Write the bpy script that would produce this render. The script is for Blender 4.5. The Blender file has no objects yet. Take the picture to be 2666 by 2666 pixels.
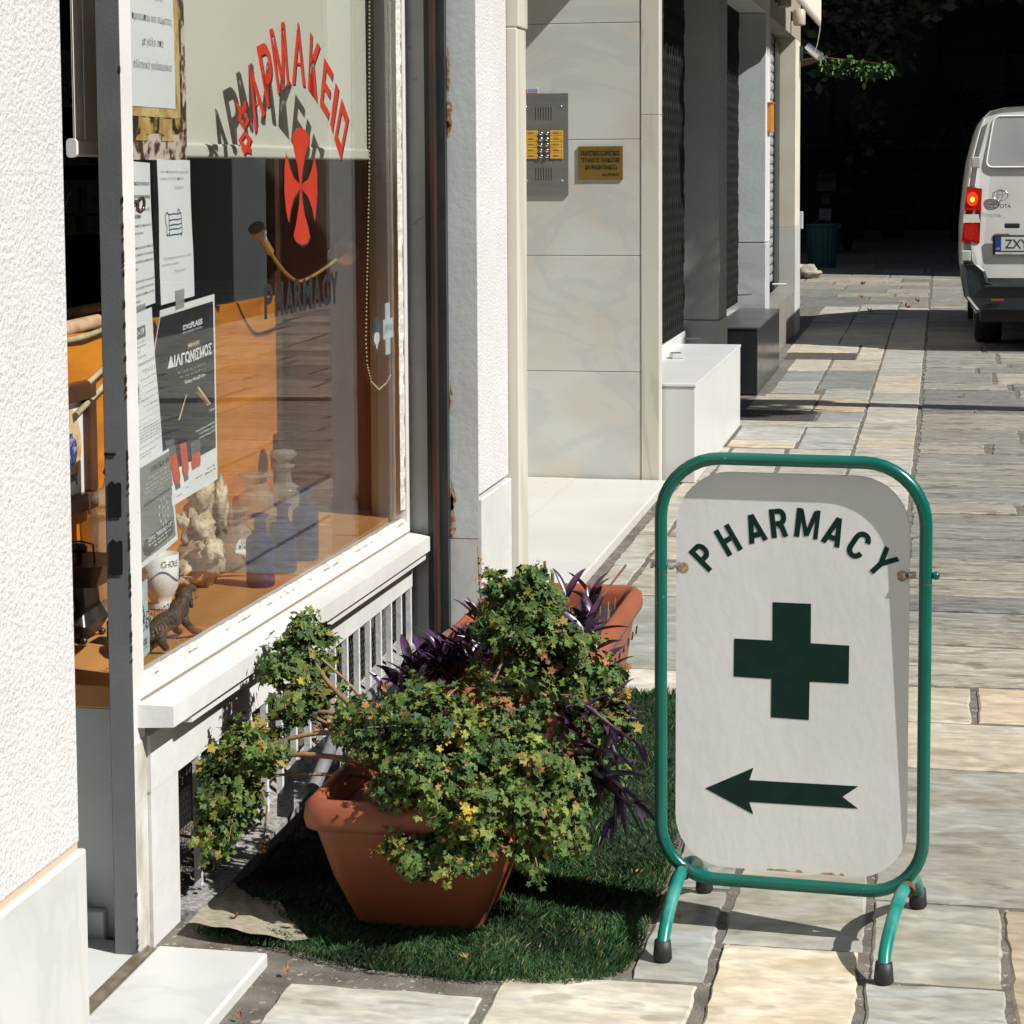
import bpy, bmesh, math, random
from mathutils import Vector, Matrix, noise as mnoise
random.seed(7)
SC = bpy.context.scene
COL = SC.collection
R = math.radians

# ---------------------------------------------------------------- camera
cam_d = bpy.data.cameras.new('camera')
cam = bpy.data.objects.new('camera', cam_d); COL.objects.link(cam); SC.camera = cam
PITCH, ROLL, YAW = .0823, -.0059, .1994
def _cam():
    cp, sp, cy, sy = math.cos(PITCH), math.sin(PITCH), math.cos(YAW), math.sin(YAW)
    w = Vector((-sy*cp, cy*cp, -sp)); rt = Vector((cy, sy, 0)); up = rt.cross(w)
    r = rt*math.cos(ROLL)+up*math.sin(ROLL); u = -rt*math.sin(ROLL)+up*math.cos(ROLL)
    m = Matrix((r, u, -w)).transposed().to_4x4(); m.translation = Vector((0, 0, 1.5)); return m
cam.matrix_world = _cam()
cam_d.sensor_fit = 'HORIZONTAL'; cam_d.sensor_width = 24; cam_d.lens = 5544/2666*24
cam_d.shift_x = 0; cam_d.shift_y = -433/2666
cam_d.clip_start = .05; cam_d.clip_end = 400
# ---------------------------------------------------------------- light
SUN = Vector((-1, .33, -1.05)).normalized()
sd = bpy.data.lights.new('sun', 'SUN'); sd.energy = 5.0; sd.angle = R(.5); sd.color = (1, .965, .915)
so = bpy.data.objects.new('sun', sd); COL.objects.link(so)
so.rotation_euler = SUN.to_track_quat('-Z', 'Y').to_euler(); so.location = (6, -2, 9)
W = bpy.data.worlds.new('World'); SC.world = W; W.use_nodes = True
nt = W.node_tree; bg = nt.nodes['Background']; sk = nt.nodes.new('ShaderNodeTexSky')
sk.sky_type = 'NISHITA'; sk.sun_disc = False
sk.sun_elevation = math.asin(-SUN.z); sk.sun_rotation = math.atan2(-SUN.x, -SUN.y)
nt.links.new(sk.outputs[0], bg.inputs[0]); bg.inputs[1].default_value = .05
vs = SC.view_settings; vs.view_transform = 'Standard'; vs.look = 'None'; vs.gamma = 1; vs.exposure = .36
SC.cycles.use_denoising = True; SC.cycles.max_bounces = 10; SC.cycles.transparent_max_bounces = 24
SC.cycles.diffuse_bounces = 4; SC.cycles.glossy_bounces = 4; SC.cycles.caustics_reflective = False
SC.cycles.caustics_refractive = False; SC.cycles.sample_clamp_indirect = 6

# ---------------------------------------------------------------- materials
def _n(nt, t, **k):
    n = nt.nodes.new(t)
    for a, b in k.items(): setattr(n, a, b)
    return n
MATS = {}
def mat(name, col, rough=.6, col2=None, ns=6., det=6., lo=.35, hi=.65, bump=0., bs=60., metal=0., stretch=(1, 1, 1),
        streak=None, spots=None, sps=30., splo=.62, sphi=.66, attr=False, spec=.5, dist=0., emit=None, rvar=0., bdist=.004, var=0., sub=0., alpha=None, veins=None, vlo=.47, vhi=.5):
    if name in MATS: return MATS[name]
    m = bpy.data.materials.new(name); m.use_nodes = True; MATS[name] = m
    nt = m.node_tree; L = nt.links; p = nt.nodes['Principled BSDF']
    tc = _n(nt, 'ShaderNodeNewGeometry'); mp = _n(nt, 'ShaderNodeMapping'); mp.inputs['Scale'].default_value = stretch
    L.new(tc.outputs['Position'], mp.inputs['Vector'])
    def noise(scale, detail=6., distort=0., out='Fac', v=mp.outputs[0]):
        n = _n(nt, 'ShaderNodeTexNoise'); n.inputs['Scale'].default_value = scale; n.inputs['Detail'].default_value = detail
        n.inputs['Distortion'].default_value = distort; L.new(v, n.inputs['Vector']); return n.outputs[out]
    def ramp(src, a, b):
        r = _n(nt, 'ShaderNodeMapRange'); r.inputs['From Min'].default_value = a; r.inputs['From Max'].default_value = b
        L.new(src, r.inputs['Value']); return r.outputs[0]
    def mix(f, a, b, bt='MIX'):
        x = _n(nt, 'ShaderNodeMix', data_type='RGBA', blend_type=bt)
        if isinstance(f, float): x.inputs[0].default_value = f
        else: L.new(f, x.inputs[0])
        for i, v in ((6, a), (7, b)):
            if isinstance(v, tuple): x.inputs[i].default_value = (*v[:3], 1)
            else: L.new(v, x.inputs[i])
        return x.outputs[2]
    c = tuple(col)
    if attr:
        at = _n(nt, 'ShaderNodeAttribute', attribute_name='Col'); c = at.outputs['Color']
    if col2 is not None:
        c = mix(ramp(noise(ns, det, dist), lo, hi), c, tuple(col2)) if not attr else mix(ramp(noise(ns, det, dist), lo, hi), c, mix(1., c, tuple(col2), 'MULTIPLY'))
    if var:
        c = mix(ramp(noise(ns*7+3, 8., .4), .3, .7), c, mix(1., c, (1-var,)*3, 'MULTIPLY') if not isinstance(c, tuple) else tuple(x*(1-var) for x in c))
    if veins is not None:
        vf = noise(ns*.6, 5., 2.2)
        a = ramp(vf, vlo-.02, vlo); b = ramp(vf, vhi, vhi+.03)
        mm = _n(nt, 'ShaderNodeMath', operation='SUBTRACT'); L.new(a, mm.inputs[0]); L.new(b, mm.inputs[1]); mm.use_clamp = True
        m2 = _n(nt, 'ShaderNodeMath', operation='MULTIPLY'); L.new(mm.outputs[0], m2.inputs[0]); m2.inputs[1].default_value = .45
        c = mix(m2.outputs[0], c, tuple(veins))
    if streak is not None:
        m3 = _n(nt, 'ShaderNodeMapping'); m3.inputs['Scale'].default_value = (streak[0], streak[1], 1); L.new(tc.outputs['Position'], m3.inputs['Vector'])
        sf = ramp(noise(1., 9., 1.1, v=m3.outputs[0]), streak[2], streak[2]+.07); c = mix(sf, c, mix(1., c, (streak[3], streak[3]*.97, streak[3]*.92), 'MULTIPLY'))
        m4 = _n(nt, 'ShaderNodeMapping'); m4.inputs['Scale'].default_value = (streak[0]*3, streak[1]*2.2, 1); m4.inputs['Location'].default_value = (7, 3, 1); L.new(tc.outputs['Position'], m4.inputs['Vector'])
        c = mix(ramp(noise(1., 9., .8, v=m4.outputs[0]), .46, .68), c, mix(1., c, (1.28, 1.26, 1.2), 'MULTIPLY'))
    if spots is not None:
        c = mix(ramp(noise(sps, 5.), splo, sphi), c, tuple(spots))
    if isinstance(c, tuple): p.inputs['Base Color'].default_value = (*c[:3], 1)
    else: L.new(c, p.inputs['Base Color'])
    p.inputs['Roughness'].default_value = rough; p.inputs['Metallic'].default_value = metal
    p.inputs['Specular IOR Level'].default_value = spec
    if rvar:
        q = _n(nt, 'ShaderNodeMapRange'); q.inputs['To Min'].default_value = rough-rvar; q.inputs['To Max'].default_value = rough+rvar
        L.new(noise(ns*3, 5.), q.inputs['Value']); L.new(q.outputs[0], p.inputs['Roughness'])
    if bump:
        b = _n(nt, 'ShaderNodeBump'); b.inputs['Strength'].default_value = bump; b.inputs['Distance'].default_value = bdist
        L.new(noise(bs, 5.), b.inputs['Height']); L.new(b.outputs[0], p.inputs['Normal'])
    if sub:
        p.inputs['Subsurface Weight'].default_value = sub; p.inputs['Subsurface Scale'].default_value = .02
    if emit: p.inputs['Emission Color'].default_value = (*emit[:3], 1); p.inputs['Emission Strength'].default_value = emit[3]
    return m
def glass(name, tint, ior=1.5, rough=0., add=None):
    m = bpy.data.materials.new(name); m.use_nodes = True; MATS[name] = m; nt = m.node_tree; L = nt.links
    nt.nodes.remove(nt.nodes['Principled BSDF']); out = nt.nodes['Material Output']
    t = _n(nt, 'ShaderNodeBsdfTransparent'); t.inputs[0].default_value = (*tint, 1)
    g = _n(nt, 'ShaderNodeBsdfGlossy'); g.inputs['Roughness'].default_value = rough
    ge = _n(nt, 'ShaderNodeNewGeometry'); mr = _n(nt, 'ShaderNodeMapRange')
    mr.inputs['To Min'].default_value = ior; mr.inputs['To Max'].default_value = 1/ior; L.new(ge.outputs['Backfacing'], mr.inputs['Value'])
    f = _n(nt, 'ShaderNodeFresnel'); L.new(mr.outputs[0], f.inputs[0])
    mx = _n(nt, 'ShaderNodeMixShader'); L.new(f.outputs[0], mx.inputs[0]); L.new(t.outputs[0], mx.inputs[1]); L.new(g.outputs[0], mx.inputs[2])
    res = mx
    if add:
        d = _n(nt, 'ShaderNodeBsdfDiffuse'); d.inputs[0].default_value = (*add[:3], 1)
        m2 = _n(nt, 'ShaderNodeMixShader'); m2.inputs[0].default_value = add[3]; L.new(mx.outputs[0], m2.inputs[1]); L.new(d.outputs[0], m2.inputs[2]); res = m2
    L.new(res.outputs[0], out.inputs['Surface']); return m

plaster = mat('rough_white_plaster', (.66, .655, .65), .85, (.61, .60, .59), ns=2, bump=1., bs=120, bdist=.0045, spots=(.50, .49, .475), sps=70, splo=.55, sphi=.75, var=.07)
smooth_white = mat('white_wall_paint', (.66, .665, .655), .6, (.58, .575, .55), ns=3, bump=.25, bs=50, var=.06, spots=(.55, .45, .33), sps=9, splo=.72, sphi=.85)
pale_blue = mat('pale_grey_paint', (.56, .61, .61), .7, (.48, .53, .53), ns=4, bump=.3, bs=45, spots=(.4, .3, .2), sps=14, splo=.74, sphi=.8)
frame_white = mat('window_frame_paint', (.70, .70, .69), .45, (.62, .615, .60), ns=5, bump=.2, bs=80, spots=(.22, .08, .03), sps=38, splo=.71, sphi=.73)
post_shade = mat('post_side_shade', (.17, .185, .19), .6, (.14, .15, .155), ns=6, bump=.12, bs=160)  # shade of the window post's camera side, put into the colour
putty = mat('cracked_putty', (.66, .68, .64), .8, (.45, .42, .36), ns=40, bump=.8, bs=120)
white_marble = mat('white_marble', (.64, .65, .64), .35, (.57, .575, .56), ns=3, bump=.05, veins=(.5, .52, .5), rvar=.08)
wall_marble = mat('veined_wall_marble', (.60, .62, .585), .32, (.56, .53, .46), ns=1.7, dist=.8, lo=.42, hi=.7, stretch=(1, 1, 1.6), veins=(.47, .505, .51), bump=.04, bs=30, rvar=.06)
green_marble = mat('edge_marble', (.56, .56, .48), .4, (.66, .62, .54), ns=2, stretch=(1, 1, .25), veins=(.40, .38, .30))
joint_brown = mat('joint_brown', (.26, .19, .12), .9)
mortar = mat('mortar_ground', (.17, .155, .13), .95, (.09, .08, .065), ns=14, bump=1., bs=160, spots=(.34, .30, .25), sps=60)
stone = mat('paving_stone', (1, 1, 1), .66, (.62, .60, .56), ns=5, dist=1.6, stretch=(.5, 2.4, 1), bump=.9, bs=26, bdist=.008, attr=True, var=.42, streak=(5., 15, .57, .60), spots=(.13, .115, .09), sps=22, splo=.60, sphi=.72, rvar=.12)
marble_slab = mat('paving_marble', (1, 1, 1), .52, (.76, .71, .62), ns=4.2, dist=1.8, stretch=(.6, 1.5, 1), bump=.4, bs=34, attr=True, var=.24, streak=(4, 9, .57, .74), spots=(.27, .24, .20), sps=14, splo=.60, sphi=.78, rvar=.12)
terracotta = mat('terracotta_plastic', (.29, .085, .036), .5, (.24, .068, .028), ns=5, bump=.12, bs=200, spots=(.5, .30, .2), sps=18, splo=.7, sphi=.85)
soil = mat('dark_wet_soil', (.018, .016, .012), .5, (.05, .035, .02), ns=40, bump=1.5, bs=60, bdist=.02)
leaf_g = mat('geranium_leaf', (1, 1, 1), .55, None, attr=True, spec=.35)
leaf_p = mat('purple_leaf', (.035, .017, .045), .3, (.07, .03, .075), ns=20, spec=.5)
leaf_dark = mat('dark_tree_leaf', (.03, .05, .02), .5, (.06, .09, .035), ns=3)
twig = mat('brown_stem', (.19, .10, .05), .8, (.32, .20, .11), ns=30, bump=.4, bs=120)
dry = mat('dry_leaf', (.45, .24, .10), .8, (.25, .12, .05), ns=30)
turf_m = mat('turf_blade', (1, 1, 1), .6, attr=True, spec=.3)
turf_back = mat('turf_backing', (.42, .37, .28), .9, (.20, .19, .13), ns=60, stretch=(1, 6, 1), bump=.5, bs=150)
turf_base_m = mat('turf_base', (.010, .022, .009), .9)
green_paint = mat('green_tube_paint', (.0, .115, .082), .25, (.0, .095, .07), ns=9, spots=(.12, .3, .25), sps=60, splo=.72, sphi=.76, bump=.05, bs=90)
green_worn = mat('worn_leg_paint', (.0, .17, .135), .3, (.06, .27, .24), ns=14, lo=.5, hi=.66, stretch=(1, 1, .4))
sign_white = mat('sign_board_white', (.70, .72, .71), .38, (.65, .665, .655), ns=5, bump=.35, bs=42, bdist=.0025, stretch=(1, 1, .55))
sign_green = mat('dark_green_vinyl', (.001, .018, .013), .5, (.002, .024, .018), ns=30, spec=.2)
rubber = mat('black_rubber', (.012, .013, .014), .55, (.022, .022, .022), ns=40)
bolt_metal = mat('galvanised_bolt', (.5, .5, .48), .4, (.3, .2, .14), ns=50, metal=.8)
rust = mat('rust', (.20, .065, .02), .9, (.09, .03, .012), ns=60, bump=.8, bs=120)
steel_brown = mat('rusty_steel_post', (.045, .035, .032), .4, (.08, .04, .028), ns=12, stretch=(1, 1, .3), metal=.35, rvar=.12)
dark_steel = mat('dark_green_steel', (.012, .022, .024), .4, (.03, .035, .034), ns=9)
black = mat('matt_black', (.008, .009, .010), .5)
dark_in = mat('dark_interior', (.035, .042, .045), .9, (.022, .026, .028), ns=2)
wood_o = mat('orange_wood_panel', (.64, .235, .018), .42, (.48, .155, .012), ns=5, dist=1.2, stretch=(1, .35, 2.6), bump=.08, bs=90, var=.12)
wood_f = mat('honey_wood_board', (.54, .27, .09), .42, (.42, .19, .055), ns=4, stretch=(1.6, .3, 1), bump=.05)
wood_b = mat('brown_wood', (.25, .105, .045), .45, (.16, .06, .025), ns=5, stretch=(3, 3, .3))
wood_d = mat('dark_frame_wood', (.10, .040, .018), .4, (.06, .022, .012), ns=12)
blind_m = mat('cream_blind_fabric', (.68, .665, .58), .8, (.65, .63, .55), ns=3, bump=.1, bs=300)
paper = mat('white_paper', (.82, .84, .85), .8, (.78, .80, .82), ns=5)
ink = mat('black_ink', (.02, .02, .024), .6)
ink_grey = mat('grey_ink', (.10, .11, .12), .6)
ink_blue = mat('blue_pen_ink', (.05, .12, .22), .6)
letter_red = mat('red_paint_lettering', (.44, .030, .007), .5, (.38, .022, .006), ns=20)
letter_dark = mat('black_shade_lettering', (.012, .014, .02), .45)
gold = mat('gold_frame_print', (.52, .34, .10), .5, (.03, .022, .012), ns=34, lo=.42, hi=.56, det=9, dist=.6)
gold_plain = mat('gold_trim_print', (.72, .55, .25), .45, (.45, .28, .08), ns=30)
old_map = mat('speckled_print', (.66, .54, .46), .7, (.06, .02, .012), ns=30, lo=.46, hi=.56, det=10)
brass = mat('brass', (.78, .52, .18), .32, metal=.55, col2=(.66, .42, .13), ns=20)
brass_plate = mat('dull_brass_plate', (.24, .145, .03), .45, (.20, .12, .025), ns=8, metal=.25)
steel = mat('brushed_steel', (.34, .34, .32), .42, (.28, .28, .265), ns=9, stretch=(.4, 1, 3), metal=.6, rvar=.08)
chrome = mat('chrome', (.6, .62, .64), .18, metal=1.)
yellow_tag = mat('yellow_label', (.78, .45, .06), .5, (.70, .38, .045), ns=30)
box_white = mat('white_gloss_box', (.64, .65, .645), .35, (.59, .595, .59), ns=3, bump=.05)
box_black = mat('black_stone_box', (.018, .02, .022), .22, (.032, .033, .034), ns=6, rvar=.08)
ledge_grey = mat('grey_stone_ledge', (.26, .25, .23), .4, (.2, .19, .17), ns=6)
grey_wall = mat('grey_rendered_wall', (.40, .40, .37), .8, (.34, .34, .32), ns=3, bump=.3)
speckle = mat('speckled_render', (.34, .33, .31), .9, (.16, .155, .15), ns=90, bump=.6, bs=150)
cream_wall = mat('cream_wall_paint', (.66, .64, .53), .75, (.58, .54, .42), ns=3, bump=.2)
grille_m = mat('roller_lattice_steel', (.028, .033, .034), .4, (.05, .042, .034), ns=10, metal=.6)
shutter_m = mat('white_shutter', (.70, .72, .72), .4, (.7, .71, .7), ns=5)
van_white = mat('van_white_paint', (.60, .60, .58), .3, (.55, .545, .525), ns=4, rvar=.06)
van_panel = mat('van_grey_panel', (.34, .345, .345), .22, (.30, .30, .30), ns=3)
van_black = mat('van_black_plastic', (.012, .018, .022), .42, (.02, .026, .03), ns=12)
seal_white = mat('white_window_seal', (.85, .87, .88), .3)
lamp_red = mat('red_lens', (.42, .012, .008), .14, (.30, .008, .005), ns=60, emit=(.9, .02, .01, .05))
lamp_lit = mat('lit_brake_lens', (.65, .03, .008), .2, (.4, .01, .005), ns=70, emit=(1., .07, .01, .55))
lamp_clear = mat('clear_lens', (.62, .58, .54), .12)
plate_w = mat('number_plate', (.55, .57, .56), .4); plate_blue = mat('plate_blue', (.012, .04, .22), .4)
amber = mat('red_reflector', (.35, .06, .02), .3)
alabaster = mat('carved_alabaster', (.62, .50, .34), .45, (.30, .20, .11), ns=14, bump=1., bs=45, bdist=.012, lo=.4, hi=.62)
brown_clay = mat('brown_clay_figure', (.13, .085, .055), .6, (.07, .045, .03), ns=30, bump=.7, bs=120)
ceramic = mat('white_ceramic', (.75, .76, .74), .2); blue_line = mat('blue_glaze', (.06, .12, .45), .3)
iron = mat('black_cast_iron', (.012, .013, .014), .35, (.03, .03, .03), ns=30)
tarnish = mat('tarnished_silver', (.30, .32, .28), .35, (.05, .06, .05), ns=70, metal=.7, lo=.42, hi=.56)
cork = mat('cork_bark', (.52, .36, .24), .8, (.38, .24, .15), ns=30, bump=.4)
twig_pale = mat('pale_bamboo', (.42, .37, .23), .7, (.30, .25, .15), ns=20)
pane_m = glass('shop_window_glass', (.95, .96, .95), 1.5)
clear_g = glass('clear_bottle_glass', (.80, .78, .72), 1.6, .03, (.66, .62, .52, .22))
blue_g = glass('blue_bottle_glass', (.26, .28, .60), 1.6, .03, (.05, .06, .24, .30))
tape_m = glass('sticky_tape', (.75, .77, .78), 1.3, .3, (.6, .62, .62, .35))

# ---------------------------------------------------------------- mesh helpers
class MB:
    def __init__(s): s.v = []; s.f = []; s.m = []; s.c = []; s.sm = []
    def add(s, vs, fs, mi=0, col=None, smooth=False):
        o = len(s.v); s.v += [tuple(v) for v in vs]
        for f in fs: s.f.append([o+i for i in f]); s.m.append(mi); s.c.append(col); s.sm.append(smooth)
        return s
    def box(s, x0, x1, y0, y1, z0, z1, mi=0, b=0., col=None):
        if b <= 0:
            vs = [(x, y, z) for z in (z0, z1) for y in (y0, y1) for x in (x0, x1)]
            return s.add(vs, [(0, 2, 3, 1), (4, 5, 7, 6), (0, 1, 5, 4), (2, 6, 7, 3), (0, 4, 6, 2), (1, 3, 7, 5)], mi, col)
        bm = bmesh.new(); bmesh.ops.create_cube(bm, size=1)
        for v in bm.verts: v.co = Vector(((x0+x1)/2+v.co.x*(x1-x0), (y0+y1)/2+v.co.y*(y1-y0), (z0+z1)/2+v.co.z*(z1-z0)))
        bmesh.ops.bevel(bm, geom=bm.edges[:], offset=b, segments=2, affect='EDGES', profile=.5)
        return s.bm(bm, mi, col)
    def bm(s, bm, mi=0, col=None, smooth=False):
        bm.verts.index_update(); s.add([v.co[:] for v in bm.verts], [[v.index for v in f.verts] for f in bm.faces], mi, col, smooth); bm.free(); return s
    def poly(s, pts, mi=0, col=None): return s.add(pts, [list(range(len(pts)))], mi, col)
    def prism(s, pts, off, mi=0, col=None):            # pts: 3d polygon, off: extrusion vector
        n = len(pts); off = Vector(off); q = [tuple(Vector(p)+off) for p in pts]
        fs = [list(range(n))[::-1], list(range(n, 2*n))]+[[i, (i+1) % n, n+(i+1) % n, n+i] for i in range(n)]
        return s.add(list(pts)+q, fs, mi, col)
    def tube(s, pts, r, n=10, mi=0, closed=False, caps=True, smooth=True, col=None):
        P = [Vector(p) for p in pts]; N = len(P); rr = r if isinstance(r, (list, tuple)) else [r]*N
        def tan(i):
            a = P[(i-1) % N] if closed or i > 0 else P[i]; b = P[(i+1) % N] if closed or i < N-1 else P[i]
            return (b-a).normalized()
        t = tan(0); ref = Vector((0, 0, 1)) if abs(t.z) < .9 else Vector((1, 0, 0))
        u = t.cross(ref).normalized(); vs = []
        for i in range(N):
            t2 = tan(i); ax = t.cross(t2)
            if ax.length > 1e-7: u = Matrix.Rotation(t.angle(t2), 3, ax.normalized()) @ u
            u = (u-t2*u.dot(t2)).normalized(); t = t2; w = t.cross(u)
            for k in range(n):
                a = 2*math.pi*k/n; vs.append(P[i]+(u*math.cos(a)+w*math.sin(a))*rr[i])
        fs = []
        for i in range(N if closed else N-1):
            j = (i+1) % N
            for k in range(n): fs.append((i*n+k, i*n+(k+1) % n, j*n+(k+1) % n, j*n+k))
        s.add(vs, fs, mi, col, smooth)
        if caps and not closed:
            s.add(vs[:n], [list(range(n))[::-1]], mi, col); s.add(vs[-n:], [list(range(n))], mi, col)
        return s
    def lathe(s, prof, c=(0, 0, 0), n=24, mi=0, axis='Z', smooth=True, cap=True):
        vs = []; fs = []
        for r_, z in prof:
            for k in range(n):
                a = 2*math.pi*k/n; x, y = r_*math.cos(a), r_*math.sin(a)
                p = (x, y, z) if axis == 'Z' else ((z, x, y) if axis == 'X' else (x, z, y))
                vs.append((c[0]+p[0], c[1]+p[1], c[2]+p[2]))
        for i in range(len(prof)-1):
            for k in range(n): fs.append((i*n+k, i*n+(k+1) % n, (i+1)*n+(k+1) % n, (i+1)*n+k))
        s.add(vs, fs, mi, None, smooth)
        if cap:
            if prof[0][0] > 1e-5: s.add(vs[:n], [list(range(n))[::-1]], mi)
            if prof[-1][0] > 1e-5: s.add(vs[-n:], [list(range(n))], mi)
        return s
    def loft(s, loops, mi=0, smooth=False, cap0=True, cap1=True):
        n = len(loops[0]); vs = [p for l in loops for p in l]; fs = []
        for i in range(len(loops)-1):
            for k in range(n): fs.append((i*n+k, i*n+(k+1) % n, (i+1)*n+(k+1) % n, (i+1)*n+k))
        s.add(vs, fs, mi, None, smooth)
        if cap0: s.add(loops[0], [list(range(n))[::-1]], mi)
        if cap1: s.add(loops[-1], [list(range(n))], mi)
        return s
    def ball(s, c, r, mi=0, seg=12, jit=0., smooth=True):
        bm = bmesh.new(); bmesh.ops.create_icosphere(bm, subdivisions=3 if seg > 12 else 2, radius=1)
        rr = r if isinstance(r, (tuple, list)) else (r, r, r)
        for v in bm.verts:
            k = 1+jit*mnoise.noise(v.co*2.3+Vector(c)*7)
            v.co = Vector((c[0]+v.co.x*rr[0]*k, c[1]+v.co.y*rr[1]*k, c[2]+v.co.z*rr[2]*k))
        return s.bm(bm, mi, None, smooth)
    def move(s, fn): s.v = [tuple(fn(Vector(v))) for v in s.v]; return s
    def build(s, name, mats, parent=None, off=None):
        me = bpy.data.meshes.new(name)
        o = off if off is not None else (parent['_w'] if parent is not None and '_w' in parent.keys() else None)
        vs = s.v if o is None else [(a-o[0], b-o[1], c-o[2]) for a, b, c in s.v]
        me.from_pydata(vs, [], s.f)
        mats = mats if isinstance(mats, (list, tuple)) else [mats]
        for m in mats: me.materials.append(m)
        me.polygons.foreach_set('material_index', s.m); me.polygons.foreach_set('use_smooth', s.sm)
        if any(c is not None for c in s.c):
            ca = me.color_attributes.new('Col', 'FLOAT_COLOR', 'CORNER'); arr = []
            for f, c in zip(s.f, s.c): arr += list((*(c or (.5, .5, .5))[:3], 1.))*len(f)
            ca.data.foreach_set('color', arr)
        me.update(); ob = bpy.data.objects.new(name, me); COL.objects.link(ob)
        if parent is not None: ob.parent = parent
        if o is not None: ob['_w'] = list(o)
        return ob
def tag(o, label=None, cat=None, group=None, kind=None):
    if label: o['label'] = label
    if cat: o['category'] = cat
    if group: o['group'] = group
    if kind: o['kind'] = kind
    return o
def thing(name, label, cat, loc=(0, 0, 0), group=None):
    e = bpy.data.objects.new(name, None); COL.objects.link(e); e.location = loc; e.empty_display_size = .05
    e['_w'] = list(loc); return tag(e, label, cat, group)
def copy_tree(o, parent=None):
    c = o.copy(); COL.objects.link(c)
    if parent is not None: c.parent = parent
    for ch in [x for x in bpy.data.objects if x.parent == o]: copy_tree(ch, c)
    return c
def solo(mb, name, mats, label, cat, group=None, kind=None, loc=None):
    """a thing that is one mesh, its origin at its base"""
    if loc is None:
        xs, ys, zs = zip(*mb.v); loc = ((min(xs)+max(xs))/2, (min(ys)+max(ys))/2, min(zs))
    o = mb.build(name, mats, None, loc); o.location = loc; return tag(o, label, cat, group, kind)
_tc = {}
def glyphs(s, bold=0., xs=1.):
    k = (s, bold)
    if k not in _tc:
        c = bpy.data.curves.new('t', 'FONT'); c.body = s; c.size = 1; c.offset = bold; c.resolution_u = 3
        o = bpy.data.objects.new('t', c); m = bpy.data.meshes.new_from_object(o)
        _tc[k] = ([tuple(v.co[:2]) for v in m.vertices], [tuple(p.vertices) for p in m.polygons])
        bpy.data.objects.remove(o); bpy.data.curves.remove(c); bpy.data.meshes.remove(m)
    return _tc[k]
def text_into(mb, s, fn, h, w=None, align='L', bold=0., mi=0, col=None):
    """writes s with cap height h (and total width w) through fn(u, v) -> 3d point"""
    vs, fs = glyphs(s, bold)
    if not vs: return
    x0 = min(v[0] for v in vs); x1 = max(v[0] for v in vs); sy = h/.69; sx = (w/(x1-x0)) if w else sy
    tw = (x1-x0)*sx; a = {'L': 0, 'C': -tw/2, 'R': -tw}[align]
    mb.add([fn(a+(x-x0)*sx, y*sy) for x, y in vs], fs, mi, col)
def glyph_quad(mb, ch, q, fn, bold=0., mi=0, shift=(0, 0)):
    vs, fs = glyphs(ch, bold)
    x0 = min(v[0] for v in vs); x1 = max(v[0] for v in vs); y0 = min(v[1] for v in vs); y1 = max(v[1] for v in vs)
    out = []
    for x, y in vs:
        u = (x-x0)/max(x1-x0, 1e-6); v = (y-y0)/(y1-y0)
        p = [(1-u)*(1-v)*q[0][i]+u*(1-v)*q[1][i]+u*v*q[2][i]+(1-u)*v*q[3][i]+shift[i] for i in (0, 1)]
        out.append(fn(*p))
    mb.add(out, fs, mi)
def rrect(hx, hy, r, cx=0, cy=0, z=0, n=5):
    pts = []
    for sx, sy, a0 in ((1, 1, 0), (-1, 1, 90), (-1, -1, 180), (1, -1, 270)):
        for k in range(n+1):
            a = R(a0+90*k/n); pts.append((cx+sx*(hx-r)+r*math.cos(a), cy+sy*(hy-r)+r*math.sin(a), z))
    return pts
def rnd(a, b): return random.uniform(a, b)
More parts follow.
